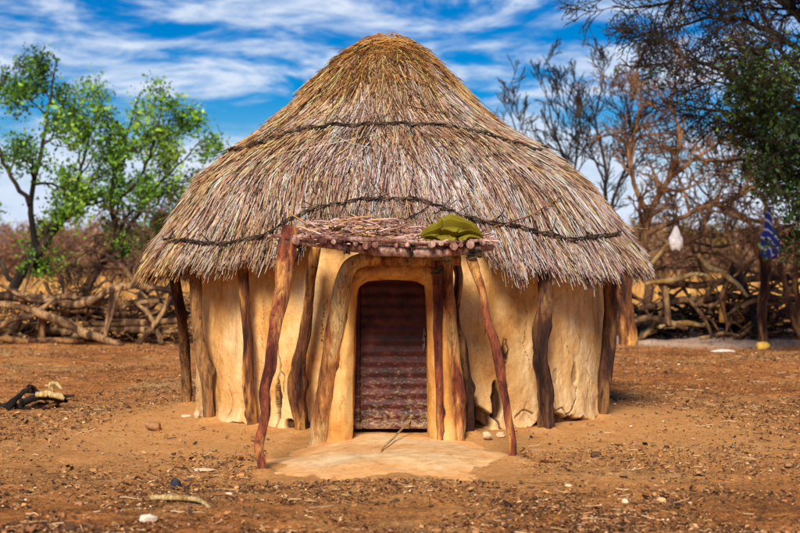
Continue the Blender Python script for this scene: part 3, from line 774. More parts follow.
v, q, cdust = apron(); tag(obj('path', v, q, M['mud_floor'], None, cdust), kind='structure')
# ---------------------------------------------------------------- small things on the ground
def G(px, py, lift=0):
    d = F*CH/(py-HZ); x = (px-400)/F*d
    for _ in range(3):
        z = float(gh(x, d)); d = F*(CH-z)/(py-HZ); x = (px-400)/F*d
    return np.array([x, d, z+lift])
def single_stick(name, label, cat, pts, rad, mat, **kw):
    pts = np.array(pts); v, q = log_mesh(pts, rad, 10, .2, kw.pop('wob', .01), **kw)
    return tag(obj(name, v, q, mat, None, origin=pts[0]), label, cat)
single_stick('stick', 'thin pale stick lying aslant on the mud doorstep', 'stick', [G(381, 461, .075), G(396, 448, .10), G(412, 433, .11)], [.006, .008, .006], M['pale_wood'])
single_stick('stick', 'bent yellow stick at the lower left in front of the dark stone', 'stick', [G(151, 501, .02), G(175, 502.5, .03), G(195, 504, .025), G(209, 510, .015)], [.018, .021, .017, .010], M['pale_wood'], wob=.02)
single_stick('stick', 'short brown stick beside the foot of the thin red front post', 'stick', [G(517, 462, .01), G(540, 463, .015), G(560, 462, .01)], [.010, .009, .006], M['wood_ochre'])
def rock(px, py, w, h, c, label, seed, flat=1.0, name='stone'):
    n1, n2 = 48, 28
    A_, B_ = np.meshgrid(np.linspace(0, 2*PI, n1, endpoint=False), np.linspace(-PI/2, PI/2, n2))
    u = np.stack([np.cos(A_)*np.cos(B_), np.sin(A_)*np.cos(B_), np.sin(B_)], -1)
    r = 1+.28*fbm(u*1.3+seed, 3, seed)+.06*fbm(u*6+seed, 2, seed)
    for k in range(5):       # facets
        d_ = rng.normal(size=3); d_ /= np.linalg.norm(d_); dd = (u*r[..., None])@d_; r = np.where(dd > .72, r*.72/np.maximum(dd, .01), r)
    V = u*r[..., None]*np.array([w/2, w/2*.75, h/2]); o = G(px, py); V = V+o+[0, 0, h*.33]
    ii = np.arange(n1*n2).reshape(n2, n1); a = ii[:-1]; b = np.roll(a, -1, 1); c2 = ii[1:]; d2 = np.roll(c2, -1, 1)
    cc = np.array(c)*(1+.25*fbm(u.reshape(-1, 3)*4+seed, 3, seed))[:, None]
    return tag(obj(name, V.reshape(-1, 3), np.stack([a, b, d2, c2], -1).reshape(-1, 4), M['stone'], None, cc, origin=o), label, 'stone')
rock(154, 430, .16, .09, (.33, .16, .07), 'flat brown stone left of the hut on bare sand', 1)
rock(176, 488, .085, .085, (.035, .035, .045), 'small dark grey stone behind the bent yellow stick', 2)
rock(149, 522, .105, .06, (.68, .55, .42), 'small whitish stone at the bottom left edge', 3)
rock(204, 471, .16, .03, (.62, .46, .30), 'thin flat pale stone left of the leaning front post', 4)
rock(197, 418, .06, .08, (.50, .36, .22), 'upright pale stone between the two leftmost hut posts', 5)
rock(187, 417, .11, .03, (.55, .42, .28), 'pale pebble at the foot of the leftmost hut post', 6)
rock(487, 438, .08, .06, (.62, .44, .25), 'pale stone in the broken wall foot, nearer the door', 8)
rock(500, 437, .07, .05, (.60, .40, .22), 'pale stone in the broken wall foot, farther from the door', 9)
rock(724, 352, .42, .05, (.76, .68, .62), 'flat white slab lying on bare ground before the ash heap', 10)
rock(661, 503, .07, .04, (.60, .36, .18), 'small tan stone alone on the ground at lower right', 12)
rock(568, 487, .06, .025, (.66, .48, .30), 'thin tan pebble right of the doorstep', 13)

# burnt wood heap left
heap = thing('firewood_heap', G(37, 405), 'small heap of charred wood with one pale log, at left', 'firewood heap')
for (pts, r, m_) in [([(8, 409), (25, 400), (45, 404)], .032, 'wood_black'), ([(20, 405), (40, 402), (66, 406)], .036, 'wood_black'), ([(15, 411), (35, 408), (60, 411)], .03, 'wood_dark'),
                     ([(4, 411), (14, 404), (28, 397)], .028, 'wood_black'), ([(0, 411), (14, 408), (30, 409)], .026, 'wood_black'), ([(44, 411), (58, 406), (74, 402)], .026, 'wood_dark'), ([(26, 396), (33, 401), (47, 409)], .024, 'wood_dark'), ([(30, 399), (45, 405), (72, 403)], .03, 'wood_black')]:
    p = [G(x, 409+rng.uniform(-3, 3))+[0, 0, max(.03, 1.7*(411-y)/F*14.5)] for x, y in pts]
    pole('log', p, [r*.72, r*.8, r*.5], M[m_], heap, gn=.3, wob=.03)
pole('log', [G(36, 410)+[0, 0, .155], G(50, 410)+[0, 0, .15], G(64, 410)+[0, 0, .12]], [.028, .032, .026], M['pale_wood'], heap, 'pale peeled log')
pole('log', [G(53, 408)+[0, 0, .16], G(50, 408)+[0, 0, .24], G(56, 408)+[0, 0, .25], G(61, 408)+[0, 0, .19]], [.022, .022, .02, .015], M['pale_wood'], heap, 'curled pale branch end')

# litter (stuff)
def clean(x, y):
    r = np.hypot(x+.0, (y-13.3))
    return sstep(1.6, 4.2, r+1.5*vnoise(np.stack([x*.9, y*.9, x*0], -1), 91))
def scatter(n, xr, y0, y1, p=2.0):
    y = y0+(y1-y0)*rng.uniform(0, 1, n)**p; x = rng.uniform(-1, 1, n)*(xr*y)
    den = .6+.6*vnoise(np.stack([x*.8, y*.8, x*0], -1), 92)+.4*vnoise(np.stack([x*3, y*3, x*0], -1), 93)
    ok = (rng.uniform(0, 1, n) < np.clip(.10+clean(x, y)*den*1.1, 0, 1)) & (np.hypot(x-HX, y-HY) > 2.12)
    ok &= ~((np.abs(x+.07) < .95) & (y > 10.1) & (y < 12.6))
    return x[ok], y[ok]
x, y = scatter(150000, .34, 7.4, 27, 1.6); n = len(x)
z = gh(x, y)+.008+rng.uniform(0, .012, n)
L = np.exp(rng.normal(math.log(.0095), .5, n)); W = L*rng.uniform(.25, .8, n)
az = rng.uniform(0, 2*PI, n); tl = rng.normal(0, .35, (n, 2))
a = np.stack([np.cos(az), np.sin(az), tl[:, 0]], -1)*L[:, None]; b = np.stack([-np.sin(az), np.cos(az), tl[:, 1]], -1)*W[:, None]
c0 = np.stack([x, y, z], -1)
V = np.stack([c0-a, c0-b*.9+[0, 0, .004], c0+a, c0+b], 1).reshape(-1, 3); Q = np.arange(n*4).reshape(-1, 4)
pal = np.array([(.10, .05, .025), (.20, .09, .04), (.34, .16, .06), (.55, .33, .16), (.045, .025, .018), (.70, .52, .34), (.45, .22, .08)])
pi_ = rng.choice(7, n, p=[.25, .24, .17, .068, .20, .004, .068])
cc = pal[pi_]*np.exp(rng.normal(0, .25, (n, 1)))
tag(obj('leaf_litter', V, Q, M['litter'], None, np.repeat(np.clip(cc, 0, .8), 4, axis=0), smooth=False), 'dry leaves and dung crumbs strewn over the red yard', 'leaf litter', kind='stuff')
# twiglets
x, y = scatter(5200, .34, 7.4, 24, 1.6); n = len(x); az = rng.uniform(0, 2*PI, n); L = np.exp(rng.normal(math.log(.035), .5, n))
t = np.linspace(-1, 1, 4); dv = np.stack([np.cos(az), np.sin(az), rng.normal(0, .08, n)], -1)
pts = np.stack([x, y, gh(x, y)+.014], -1)[:, None]+dv[:, None]*(L[:, None]*t)[..., None]+rng.normal(0, .003, (n, 4, 3))
v, q = tubes(pts, rng.uniform(.0018, .0045, (n, 1))*np.ones((1, 4)), 4)
cc = np.array([(.50, .30, .13), (.22, .11, .05), (.60, .42, .24), (.09, .05, .03)])[rng.integers(0, 4, n)]
tag(obj('twig_litter', v, q, M['litter'], None, np.repeat(cc, 16, axis=0)), 'short broken twigs strewn over the red yard', 'twig litter', kind='stuff')
# clods and pebbles
x, y = scatter(24000, .34, 7.4, 25, 1.6); n = len(x)
ico = np.array([(1, 0, 0), (-1, 0, 0), (0, 1, 0), (0, -1, 0), (0, 0, 1), (0, 0, -1)], float)
# low-poly cube-sphere of 24 quads
g = []
for ax in range(3):
    for sg in (-1, 1):
        for i in (-1, 0, 1):
            for j in (-1, 0, 1):
                p = np.zeros(3); p[ax] = sg; p[(ax+1) % 3] = i; p[(ax+2) % 3] = j*sg; g.append(p)
g = np.array(g); gq = []
for f in range(6):
    for i in range(2):
        for j in range(2):
            o_ = f*9+i*3+j; gq.append([o_, o_+3, o_+4, o_+1])
gq = np.array(gq); g /= np.linalg.norm(g, axis=1, keepdims=True)
S = np.exp(rng.normal(math.log(.0065), .5, n))
scl = S[:, None]*np.stack([rng.uniform(.8, 1.4, n), rng.uniform(.8, 1.4, n), rng.uniform(.4, .9, n)], -1)
w_ = 1+.22*vnoise(g[None]*1.7+rng.uniform(0, 90, (n, 1, 3)), 7)
V = g[None]*scl[:, None]*w_[..., None]+np.stack([x, y, gh(x, y)+S*.35+.004], -1)[:, None]
Q = (gq[None]+np.arange(n)[:, None, None]*54).reshape(-1, 4)
cc = np.array([(.33, .15, .06), (.24, .11, .05), (.42, .22, .10), (.11, .06, .035), (.60, .44, .30)])[rng.choice(5, n, p=[.36, .28, .17, .17, .02])]*np.exp(rng.normal(0, .2, (n, 1)))
tag(obj('pebbles', V.reshape(-1, 3), Q, M['litter'], None, np.repeat(np.clip(cc, 0, .8), 54, axis=0)), 'clods and pebbles scattered over the red yard', 'pebbles', kind='stuff')

# ---------------------------------------------------------------- branching generator
class Tree:
    def __init__(s): s.seg = {}; s.tips = []
    def add(s, lvl, pts, r): s.seg.setdefault(lvl, []).append((pts, r))
    def grow(s, p, d, L, r, lvl, maxl, nch, gn, up, K=6, ratio=.62, spread=.75, sway=None):
        pts = [p]; dd = d/np.linalg.norm(d); 
        for k in range(K-1):
            dd = dd+rng.normal(0, gn, 3)+np.array([0, 0, up]); 
            if sway is not None: dd = dd+sway
            dd /= np.linalg.norm(dd); pts.append(pts[-1]+dd*L/(K-1))
        pts = np.array(pts); r1 = r*.45 if lvl < maxl else r*.3
        s.add(lvl, pts, np.linspace(r, r1, K))
        if lvl >= maxl: s.tips.append(pts[2:]); return
        s.side(pts, np.linspace(r, r1, K), L, lvl, maxl, nch, gn, up, K, ratio, spread, sway)
    def side(s, pts, rr, L, lvl, maxl, nch, gn, up, K=6, ratio=.62, spread=.75, sway=None, t0=.25):
        n = nch[min(lvl, len(nch)-1)]; n = n+rng.integers(-1, 2) if n > 2 else n
        K0 = len(pts)
        for j in range(n):
            t = t0+(1-t0)*(j+rng.uniform(0, 1))/n; t = min(t, .99); i = int(t*(K0-1)); f = t*(K0-1)-i
            p = pts[i]*(1-f)+pts[i+1]*f; T = pts[i+1]-pts[i]; T /= np.linalg.norm(T)
            o = rng.normal(0, 1, 3); o -= T*o.dot(T); o /= np.linalg.norm(o)
            a = spread*rng.uniform(.6, 1.3)
            rl = rr[i]*(1-f)+rr[i+1]*f
            s.grow(p, T*math.cos(a)+o*math.sin(a), L*ratio*rng.uniform(.65, 1.2)*(1-.35*t), rl*.62, lvl+1, maxl, nch, gn, up, K, ratio, spread, sway)
    def limb(s, pts, radii, **kw):
        """hand placed limb, level 0, with random side growth"""
        K = 16; C = resample(np.array(pts), K); C += rng.normal(0, .02, C.shape)
        rr = np.interp(np.linspace(0, 1, K), np.linspace(0, 1, len(radii)), radii)
        s.add(0, C, rr)
        L = np.linalg.norm(np.diff(C, axis=0), axis=1).sum()
        s.side(C, rr, kw.pop('L', L*.45), 0, **kw)
    def mesh(s, lvls, n=6):
        out = []
        for l in lvls:
            if l not in s.seg: continue
            mn = getattr(s, 'rmin', .006)
            byK = {}
            for p, r in s.seg[l]: byK.setdefault(len(p), []).append((p, r))
            for K, L in byK.items():
                out.append(tubes(np.array([a for a, b in L]), np.maximum(np.array([b for a, b in L]), mn), n if l < 2 else (4 if l < 3 else 3)))
        return merge(out)
def leaves(tips, per, size, spread, pal, aspect=.55, keep=1.0, mask=None):
    T = np.concatenate([t for t in tips]) if len(tips) else np.zeros((0, 3))
    if keep < 1: T = T[rng.uniform(0, 1, len(T)) < keep]
    if mask is not None: T = T[mask(T)]
    c = np.repeat(T, per, axis=0)+rng.normal(0, spread, (len(T)*per, 3)); n = len(c)
    a = rng.normal(0, 1, (n, 3)); a /= np.linalg.norm(a, axis=1, keepdims=True); b = np.cross(a, rng.normal(0, 1, (n, 3))); b /= np.linalg.norm(b, axis=1, keepdims=True)
    s_ = size*np.exp(rng.normal(0, .3, n))[:, None]; a = a*s_; b = b*s_*aspect
    V = np.stack([c-a, c-b, c+a, c+b], 1).reshape(-1, 3)
    pal = np.array(pal); nz = vnoise(c*1.1, 5)
    k = np.clip(((nz+1)/2*len(pal)+rng.normal(0, .7, n)).astype(int), 0, len(pal)-1)
    cc = pal[k]*np.exp(rng.normal(0, .25, (n, 1)))
    return V, np.arange(n*4).reshape(-1, 4), np.repeat(np.clip(cc, 0, .7), 4, axis=0)

# left leafy trees
GREEN = [(.05, .12, .015), (.09, .22, .020), (.16, .33, .028), (.28, .46, .045)]
def leafy(name, base, label, limbs, d, pal, per, size, sp, keep=1, bark='bark_dark', maxl=3, nch=(7, 5, 4), gn=.22, up=.03, group=None, n=7, mask=None, thick=.58, **kw):
    T = Tree(); T.rmin = d*.00026
    for pts, rad, L in limbs:
        T.limb([P(a, b, d+c) for a, b, c in pts], [q_*thick for q_ in rad], maxl=maxl, nch=nch, gn=gn, up=up, L=L, **kw)
    r = thing(name, P(base[0], base[1], d), label, 'tree', group)
    v, q = T.mesh([0], n+3); obj('trunk', v, q, M[bark], r)
    v, q = T.mesh(range(1, maxl+1), n); obj('branches', v, q, M[bark], r)
    if per:
        v, q, c = leaves(T.tips, per, size, sp, pal, keep=keep, mask=mask); obj('foliage', v, q, M['leaf'], r, c, smooth=False)
    return r, T
rl1, _ = leafy('leafy_tree', (-8, 330), 'green leafy tree at the far left with trunk leaning right over the fence', [
    ([(-12, 335, 0), (15, 285, 0), (40, 250, 0), (62, 222, .3), (92, 198, .6), (118, 192, 1)], [.24, .2, .17, .14, .10, .05], 1.8),
    ([(38, 252, 0), (30, 205, -.3), (42, 150, -.5), (50, 95, -.5), (58, 62, -.5)], [.13, .10, .08, .05, .02], 1.7),
    ([(30, 205, -.3), (5, 165, .4), (-10, 112, .8), (8, 72, 1)], [.09, .07, .05, .02], 1.8),
    ([(62, 222, .3), (78, 180, .6), (88, 140, .9), (92, 118, 1)], [.09, .07, .05, .02], 2.1),
    ([(15, 285, 0), (-20, 230, 1), (-50, 170, 1.5)], [.1, .08, .03], 2.3)],
    31.5, GREEN, 13, .042, .13, .36)
rl2, _ = leafy('leafy_tree', (85, 335), 'bright green leafy tree with open crown beside the hut roof', [
    ([(84, 338, 0), (88, 285, 0), (104, 258, 0), (118, 240, 0), (112, 205, 0), (118, 160, -.3), (135, 115, -.3), (140, 92, -.3)], [.2, .17, .15, .13, .10, .08, .05, .02], 2.3),
    ([(118, 240, 0), (140, 212, .4), (165, 178, .6), (188, 155, .6), (200, 140, .6)], [.10, .08, .06, .04, .02], 2.0),
    ([(112, 205, 0), (140, 178, -.6), (155, 140, -.6), (162, 110, -.6)], [.07, .06, .04, .02], 2.0),
    ([(116, 245, 0), (150, 248, .5), (170, 232, .6), (182, 215, .6)], [.07, .06, .04, .02], 1.6)],
    33, GREEN[1:]+[(.36, .50, .05)], 13, .042, .13, .36)

leafy('bare_tree', (150, 338), 'low sprawling grey bare thorn tree behind the left fence beside the hut', [
    ([(150, 340, 0), (145, 300, 0), (125, 270, 0), (95, 250, 0), (60, 262, 0)], [.10, .09, .07, .05, .02], 1.7),
    ([(145, 300, 0), (160, 265, .3), (150, 235, .3), (120, 222, .3)], [.08, .06, .04, .02], 1.6),
    ([(148, 310, 0), (180, 270, 0), (195, 240, 0)], [.07, .05, .02], 1.6),
    ([(125, 270, 0), (100, 285, -.3), (70, 290, -.3)], [.05, .04, .02], 1.4)],
    30, None, 0, 0, 0, bark='bark_brown', thick=.7, nch=(13, 6, 4), gn=.25, up=-.02, spread=.8)
# bare trees on the right
leafy('bare_tree', (600, 335), 'slender bare grey tree rising just right behind the hut roof', [
    ([(590, 335, 0), (590, 270, 0), (582, 225, 0), (570, 180, 0), (556, 135, 0), (545, 90, 0), (540, 72, 0)], [.15, .13, .11, .08, .06, .03, .015], 2.1),
    ([(590, 270, 0), (604, 220, .4), (606, 170, .4), (596, 120, .4), (603, 80, .4), (600, 62, .4)], [.11, .1, .08, .06, .03, .015], 2.1),
    ([(582, 225, 0), (545, 180, .7), (520, 140, 1), (505, 100, 1)], [.09, .06, .04, .015], 2.0),
    ([(604, 220, .4), (622, 180, 0), (632, 140, -.2), (625, 100, -.3)], [.08, .06, .05, .015], 2.0),
    ([(582, 225, 0), (575, 170, -.5), (580, 120, -.6), (570, 85, -.6)], [.07, .05, .04, .015], 2.0)],
    35, None, 0, 0, 0, bark='bark_dark', nch=(13, 7, 4), gn=.15, up=.07, spread=.65)
leafy('bare_tree', (643, 338), 'bare orange brown tree with thick crooked limbs beside the right fence', [
    ([(640, 340, 0), (648, 290, 0), (642, 250, 0), (650, 215, 0), (668, 182, 0), (695, 158, .3), (722, 140, .5), (745, 110, .5)], [.2, .18, .16, .14, .11, .08, .05, .02], 2.3),
    ([(650, 215, 0), (636, 190, .3), (628, 150, .4), (640, 110, .5), (635, 75, .5)], [.11, .09, .06, .04, .015], 2.1),
    ([(645, 235, 0), (690, 212, -.5), (730, 200, -.6), (775, 178, -.6), (810, 172, -.6)], [.10, .09, .07, .05, .02], 2.3),
    ([(668, 182, 0), (680, 140, -.3), (672, 100, -.4), (690, 65, -.4)], [.09, .07, .04, .015], 2.1),
    ([(695, 158, 0), (740, 160, .6), (780, 140, .9), (800, 110, 1)], [.08, .06, .04, .015], 2.1),
    ([(648, 250, 0), (600, 235, .8), (575, 215, 1)], [.07, .05, .02], 1.6)],
    30, None, 0, 0, 0, bark='bark_orange', thick=.52, nch=(16, 7, 4), gn=.30, up=.0, spread=.85)
leafy('bare_tree', (745, 335), 'thin brown bare tree behind the right fence near the blue cloth', [
    ([(712, 335, 0), (706, 290, 0), (700, 262, 0), (703, 230, 0), (716, 200, 0), (735, 165, 0)], [.09, .08, .07, .06, .04, .02], 2.1),
    ([(700, 262, 0), (680, 225, .3), (670, 190, .3)], [.05, .04, .02], 1.9),
    ([(745, 338, 0), (748, 300, 0), (738, 262, 0), (728, 240, 0), (745, 205, 0), (770, 190, 0)], [.08, .07, .06, .05, .04, .02], 2.0)],
    34, None, 0, 0, 0, bark='bark_brown', nch=(10, 6, 4), gn=.22, up=.02, spread=.8)
leafy('bare_tree', (800, 338), 'low crooked bare tree at the right edge behind the forked post', [
    ([(800, 338, 0), (790, 290, 0), (796, 255, 0), (770, 225, 0), (735, 215, 0), (700, 190, 0), (690, 165, 0)], [.13, .12, .11, .09, .07, .04, .02], 1.7),
    ([(796, 255, 0), (770, 250, .4), (740, 232, .5), (715, 238, .6), (680, 225, .6)], [.08, .07, .05, .04, .02], 1.5),
    ([(770, 225, 0), (760, 195, -.3), (728, 180, -.4), (722, 150, -.4)], [.07, .06, .04, .015], 1.5)],
    32, None, 0, 0, 0, bark='bark_orange', thick=.6, nch=(13, 7, 4), gn=.30, up=.0, spread=.85)
# big dense tree hanging in from the right
DG = [(.015, .028, .008), (.02, .045, .010), (.03, .07, .012), (.06, .12, .015), (.16, .24, .03)]
bigmask = lambda T: rng.uniform(0, 1, len(T)) < .015+.8*sstep(5.0, 6.3, T[:, 0]*24/T[:, 1]+.5*vnoise(T*1.2, 9))*sstep(4.9, 3.6, T[:, 2]+.4*vnoise(T*1.3, 8))
leafy('thorn_tree', (905, 345), 'dense dark thorn tree hanging twiggy boughs in from the right edge', [
    ([(905, 350, 0), (900, 260, 0), (885, 180, 0), (860, 120, 0), (830, 60, 0), (800, -30, 0)], [.28, .25, .22, .18, .12, .06], 1.9),
    ([(880, 170, 0), (820, 120, -.3), (760, 85, -.5), (700, 62, -.6), (655, 45, -.6)], [.13, .10, .07, .045, .015], 2.0),
    ([(860, 120, 0), (800, 50, .4), (740, 20, .6), (690, 22, .6), (640, 32, .6)], [.12, .10, .07, .04, .012], 1.9),
    ([(840, 80, 0), (780, -5, 0), (720, -25, 0), (665, 5, 0), (612, 5, 0)], [.10, .08, .06, .04, .012], 1.9),
    ([(885, 180, 0), (830, 150, .5), (780, 128, .7), (720, 112, .8), (665, 98, .8)], [.12, .09, .06, .04, .012], 2.0),
    ([(890, 200, 0), (840, 185, -.6), (800, 165, -.8), (765, 150, -.8)], [.10, .08, .05, .02], 2.1),
    ([(850, 100, 0), (810, 90, -1), (770, 60, -1.4), (730, 45, -1.6)], [.10, .08, .05, .02], 2.1),
    ([(830, 60, 0), (790, 10, 1), (740, -20, 1.4), (700, -30, 1.6)], [.10, .08, .05, .02], 2.1)],
    23, DG, 2, .036, .09, 1.0, bark='bark_dark', nch=(20, 9, 5), gn=.2, up=-.03, spread=.8, mask=bigmask)

# ---------------------------------------------------------------- fences
def tangle(n, x0, x1, y0, y1, z1, rmin, rmax, lmin, lmax, elev=.35):
    c = np.stack([rng.uniform(x0, x1, n), rng.uniform(y0, y1, n), rng.uniform(.02, 1, n)**1.3*z1], -1)
    az = rng.normal(0, .5, n)+rng.choice([0, PI], n); el = rng.normal(0, elev, n)
    dv = np.stack([np.cos(az)*np.cos(el), np.sin(az)*np.cos(el)*.5, np.sin(el)], -1)
    L = rng.uniform(lmin, lmax, n)/2; t = np.linspace(-1, 1, 8)
    bend = rng.normal(0, .16, (n, 1, 3))*(L[:, None, None])*(t**2)[None, :, None]
    pts = c[:, None]+dv[:, None]*(L[:, None]*t)[..., None]+bend+rng.normal(0, .018, (n, 8, 3))
    pts[..., 2] = np.abs(pts[..., 2]-.02)+.02
    return pts, rng.uniform(rmin, rmax, n)[:, None]*np.linspace(1, .5, 8)[None]
fl = thing('brushwood_fence', (-6.2, 26.3, 0), 'low fence of stacked crooked branches left of the hut', 'fence')
def FB(name, L, r, d0, mat='wood_grey', par=None, label=None):
    pts = [P(a, b, d0+(c[0] if c else 0)) for a, b, *c in L]
    for p in pts: p[2] = max(p[2], r[0]*.6)
    return pole(name, pts, r, M[mat], par, label, n=12, gn=.16, wob=.025, step=.05)
FB('rail', [(-40, 300), (0, 297), (50, 299), (100, 302), (112, 297)], [.06, .07, .075, .085, .05], 26, par=fl)
FB('rail', [(52, 303), (75, 305), (95, 298), (108, 290), (140, 287), (178, 292)], [.05, .075, .075, .06, .055, .05], 25.8, par=fl)
FB('rail', [(-10, 303), (20, 308), (38, 312), (60, 322), (88, 334), (124, 345)], [.06, .065, .07, .08, .075, .035], 25.6, par=fl, label='long pale log sloping to the ground')
FB('branch', [(-5, 330), (12, 320), (30, 316), (42, 308), (56, 297)], [.05, .05, .045, .04, .025], 25.6, par=fl)
FB('branch', [(112, 288), (110, 310), (107, 337)], [.045, .045, .05], 25.7, par=fl)
FB('branch', [(105, 338), (112, 315), (116, 298), (122, 286)], [.03, .03, .03, .02], 25.6, par=fl)
FB('branch', [(-10, 338), (30, 341), (75, 340), (120, 342)], [.06, .06, .05, .04], 25.8, par=fl, mat='wood_dark')
FB('branch', [(60, 345), (95, 331), (140, 330), (185, 333)], [.06, .05, .06, .05], 26.2, par=fl)
FB('branch', [(20, 330), (60, 313), (100, 312), (150, 318), (190, 312)], [.05, .06, .06, .05, .05], 26.5, par=fl, mat='wood_dark')
FB('branch', [(15, 290), (28, 310), (38, 342)], [.04, .045, .05], 26.2, par=fl, mat='wood_dark')
FB('branch', [(40, 340), (42, 318), (36, 298)], [.055, .05, .04], 25.9, par=fl, mat='wood_dark')
FB('branch', [(60, 275), (66, 300), (64, 342)], [.04, .05, .055], 26.4, par=fl, mat='wood_dark')
FB('branch', [(0, 285), (40, 302), (70, 296), (98, 303)], [.03, .04, .04, .02], 25.9, par=fl)
FB('branch', [(130, 300), (150, 315), (160, 342)], [.03, .04, .045], 26, par=fl)
FB('branch', [(118, 308), (150, 300), (185, 306)], [.04, .05, .04], 26.1, par=fl)
FB('branch', [(90, 322), (130, 324), (180, 321)], [.05, .06, .05], 26.2, par=fl, mat='wood_grey')
FB('branch', [(-25, 322), (20, 326), (70, 333), (110, 326)], [.06, .06, .05, .03], 26.2, par=fl)
FB('branch', [(140, 345), (158, 320), (172, 290)], [.035, .04, .03], 25.9, par=fl)
FB('branch', [(0, 344), (20, 318), (24, 292), (32, 262)], [.05, .045, .035, .02], 26.1, par=fl)
pts, rr = tangle(210, -8.4, -3.0, 26.1, 27.4, .80, .010, .030, .5, 1.7)
v, q = tubes(pts, rr, 5); obj('brushwood', v, q, M['wood_dark'], fl)
pts, rr = tangle(45, -8.4, -3.0, 25.9, 26.9, .95, .012, .04, .6, 1.8, .6)
v, q = tubes(pts, rr, 6); obj('brushwood', v, q, M['wood_grey'], fl)

fr = thing('brushwood_fence', (6, 28, 0), 'open fence of crooked rails and dark brushwood right of the hut', 'fence')
FB('rail', [(640, 262), (660, 252), (690, 240), (712, 229)], [.07, .065, .055, .04], 27, par=fr, mat='bark_orange')
FB('rail', [(655, 278), (668, 282), (695, 285), (720, 281), (752, 280), (790, 276), (830, 278)], [.05, .06, .07, .06, .055, .05, .05], 27, par=fr)
FB('rail', [(640, 308), (675, 301), (700, 299), (722, 297), (760, 298), (800, 300)], [.05, .06, .06, .06, .05, .05], 27.2, par=fr)
FB('rail', [(648, 252), (690, 243), (722, 246), (742, 240)], [.03, .035, .03, .02], 27.5, par=fr)
FB('branch', [(669, 325), (666, 300), (659, 280), (650, 262)], [.065, .06, .05, .035], 26.8, par=fr)
FB('branch', [(723, 322), (725, 295), (729, 275), (733, 262)], [.06, .055, .05, .03], 27, par=fr, mat='wood_ochre')
FB('branch', [(630, 322), (655, 318), (688, 329)], [.05, .06, .04], 27, par=fr, mat='wood_grey')
FB('branch', [(640, 334), (670, 325), (705, 326)], [.05, .055, .04], 27.4, par=fr, mat='pale_wood')
FB('branch', [(700, 338), (725, 333), (742, 336)], [.03, .03, .02], 26.4, par=fr)
FB('branch', [(738, 275), (750, 300), (756, 335)], [.05, .05, .06], 26.8, par=fr, mat='wood_black')
FB('branch', [(780, 262), (786, 290), (790, 315), (806, 345)], [.04, .045, .045, .05], 25.6, par=fr, mat='wood_dark')
FB('branch', [(766, 276), (785, 270), (815, 268)], [.03, .035, .03], 25.8, par=fr)
FB('branch', [(770, 318), (790, 312), (820, 318)], [.05, .06, .05], 26.5, par=fr, mat='wood_dark')
FB('branch', [(798, 230), (796, 270), (800, 335)], [.045, .05, .055], 26, par=fr, mat='wood_dark')
FB('branch', [(690, 300), (705, 318), (712, 334)], [.03, .035, .03], 27, par=fr)
pts, rr = tangle(260, 4.3, 7.0, 27.3, 28.6, .62, .012, .045, .3, 1.0)
v, q = tubes(pts, rr, 5); obj('brushwood', v, q, M['wood_black'], fr)
pts, rr = tangle(170, 5.8, 9.5, 26.6, 28.6, 1.0, .010, .032, .5, 1.6, .6)
v, q = tubes(pts, rr, 5); obj('brushwood', v, q, M['wood_dark'], fr)
for k in range(22):
    xa = rng.uniform(640, 800); ya = rng.uniform(262, 335); ln = rng.uniform(25, 70); sl_ = rng.normal(0, .7)
    FB('branch', [(xa-ln/2, ya+sl_*ln/2), (xa-ln*.15, ya+sl_*ln*.15+rng.normal(0, 4)), (xa+ln*.2, ya-sl_*ln*.2+rng.normal(0, 4)), (xa+ln/2, ya-sl_*ln/2)], [.035, .045, .035, .02], rng.uniform(26.6, 27.6), par=fr, mat=['wood_grey', 'bark_orange', 'pale_wood'][k % 3 if k % 4 else 0])
pts, rr = tangle(45, 4.0, 9.5, 27.0, 28.6, 1.5, .010, .032, .5, 1.8, .7)
v, q = tubes(pts, rr, 5); obj('brushwood', v, q, M['wood_grey'], fr)

# stump-like post right behind the hut
o = thing('fence_post', P(627, 346, 25.6), 'thick brown log post standing just right of the hut', 'post')
pole('trunk', px2([(628, 349, 25.6), (627, 320, 25.6), (625, 290, 25.6), (628, 262, 25.6)]), [.17, .14, .135, .12], M['wood_ochre'], o, gn=.12)
pole('stub', px2([(626, 300, 25.55), (620, 285, 25.5), (617, 272, 25.5)]), [.06, .05, .04], M['wood_ochre'], o)
# forked post with the cloth
o = thing('forked_post', P(764, 347, 25.6), 'dark forked post standing before the right fence under the blue cloth', 'post')
pole('trunk', px2([(764, 350, 25.6), (762, 320, 25.6), (765, 285, 25.6), (765, 258, 25.6)]), [.085, .075, .08, .08], M['wood_dark'], o, gn=.25, wob=.02)
pole('fork', px2([(765, 264, 25.6), (757, 250, 25.5), (753, 238, 25.5)]), [.06, .045, .03], M['wood_dark'], o)
pole('fork', px2([(752, 241, 25.5), (765, 236, 25.55), (780, 229, 25.6), (792, 226, 25.6)]), [.05, .055, .05, .03], M['bark_orange'], o)
M['bluecloth'] = None
def stripe_mat():
    m, nt, b = newmat('blue_striped_cloth'); v = coords(nt, (1, 1, 1))
    w = N(nt, 'ShaderNodeTexWave', wave_type='BANDS', bands_direction='DIAGONAL', Scale=3.6, Distortion=1.2, Detail=1.0)
    nt.links.new(v, w.inputs['Vector'])
    c = ramp(nt, w.outputs['Fac'], [(0.0, (.02, .05, .30)), (0.80, (.03, .07, .36)), (0.9, (.60, .62, .80))])
    nt.links.new(c, b.inputs['Base Color']); return m
M['bluecloth'] = stripe_mat()
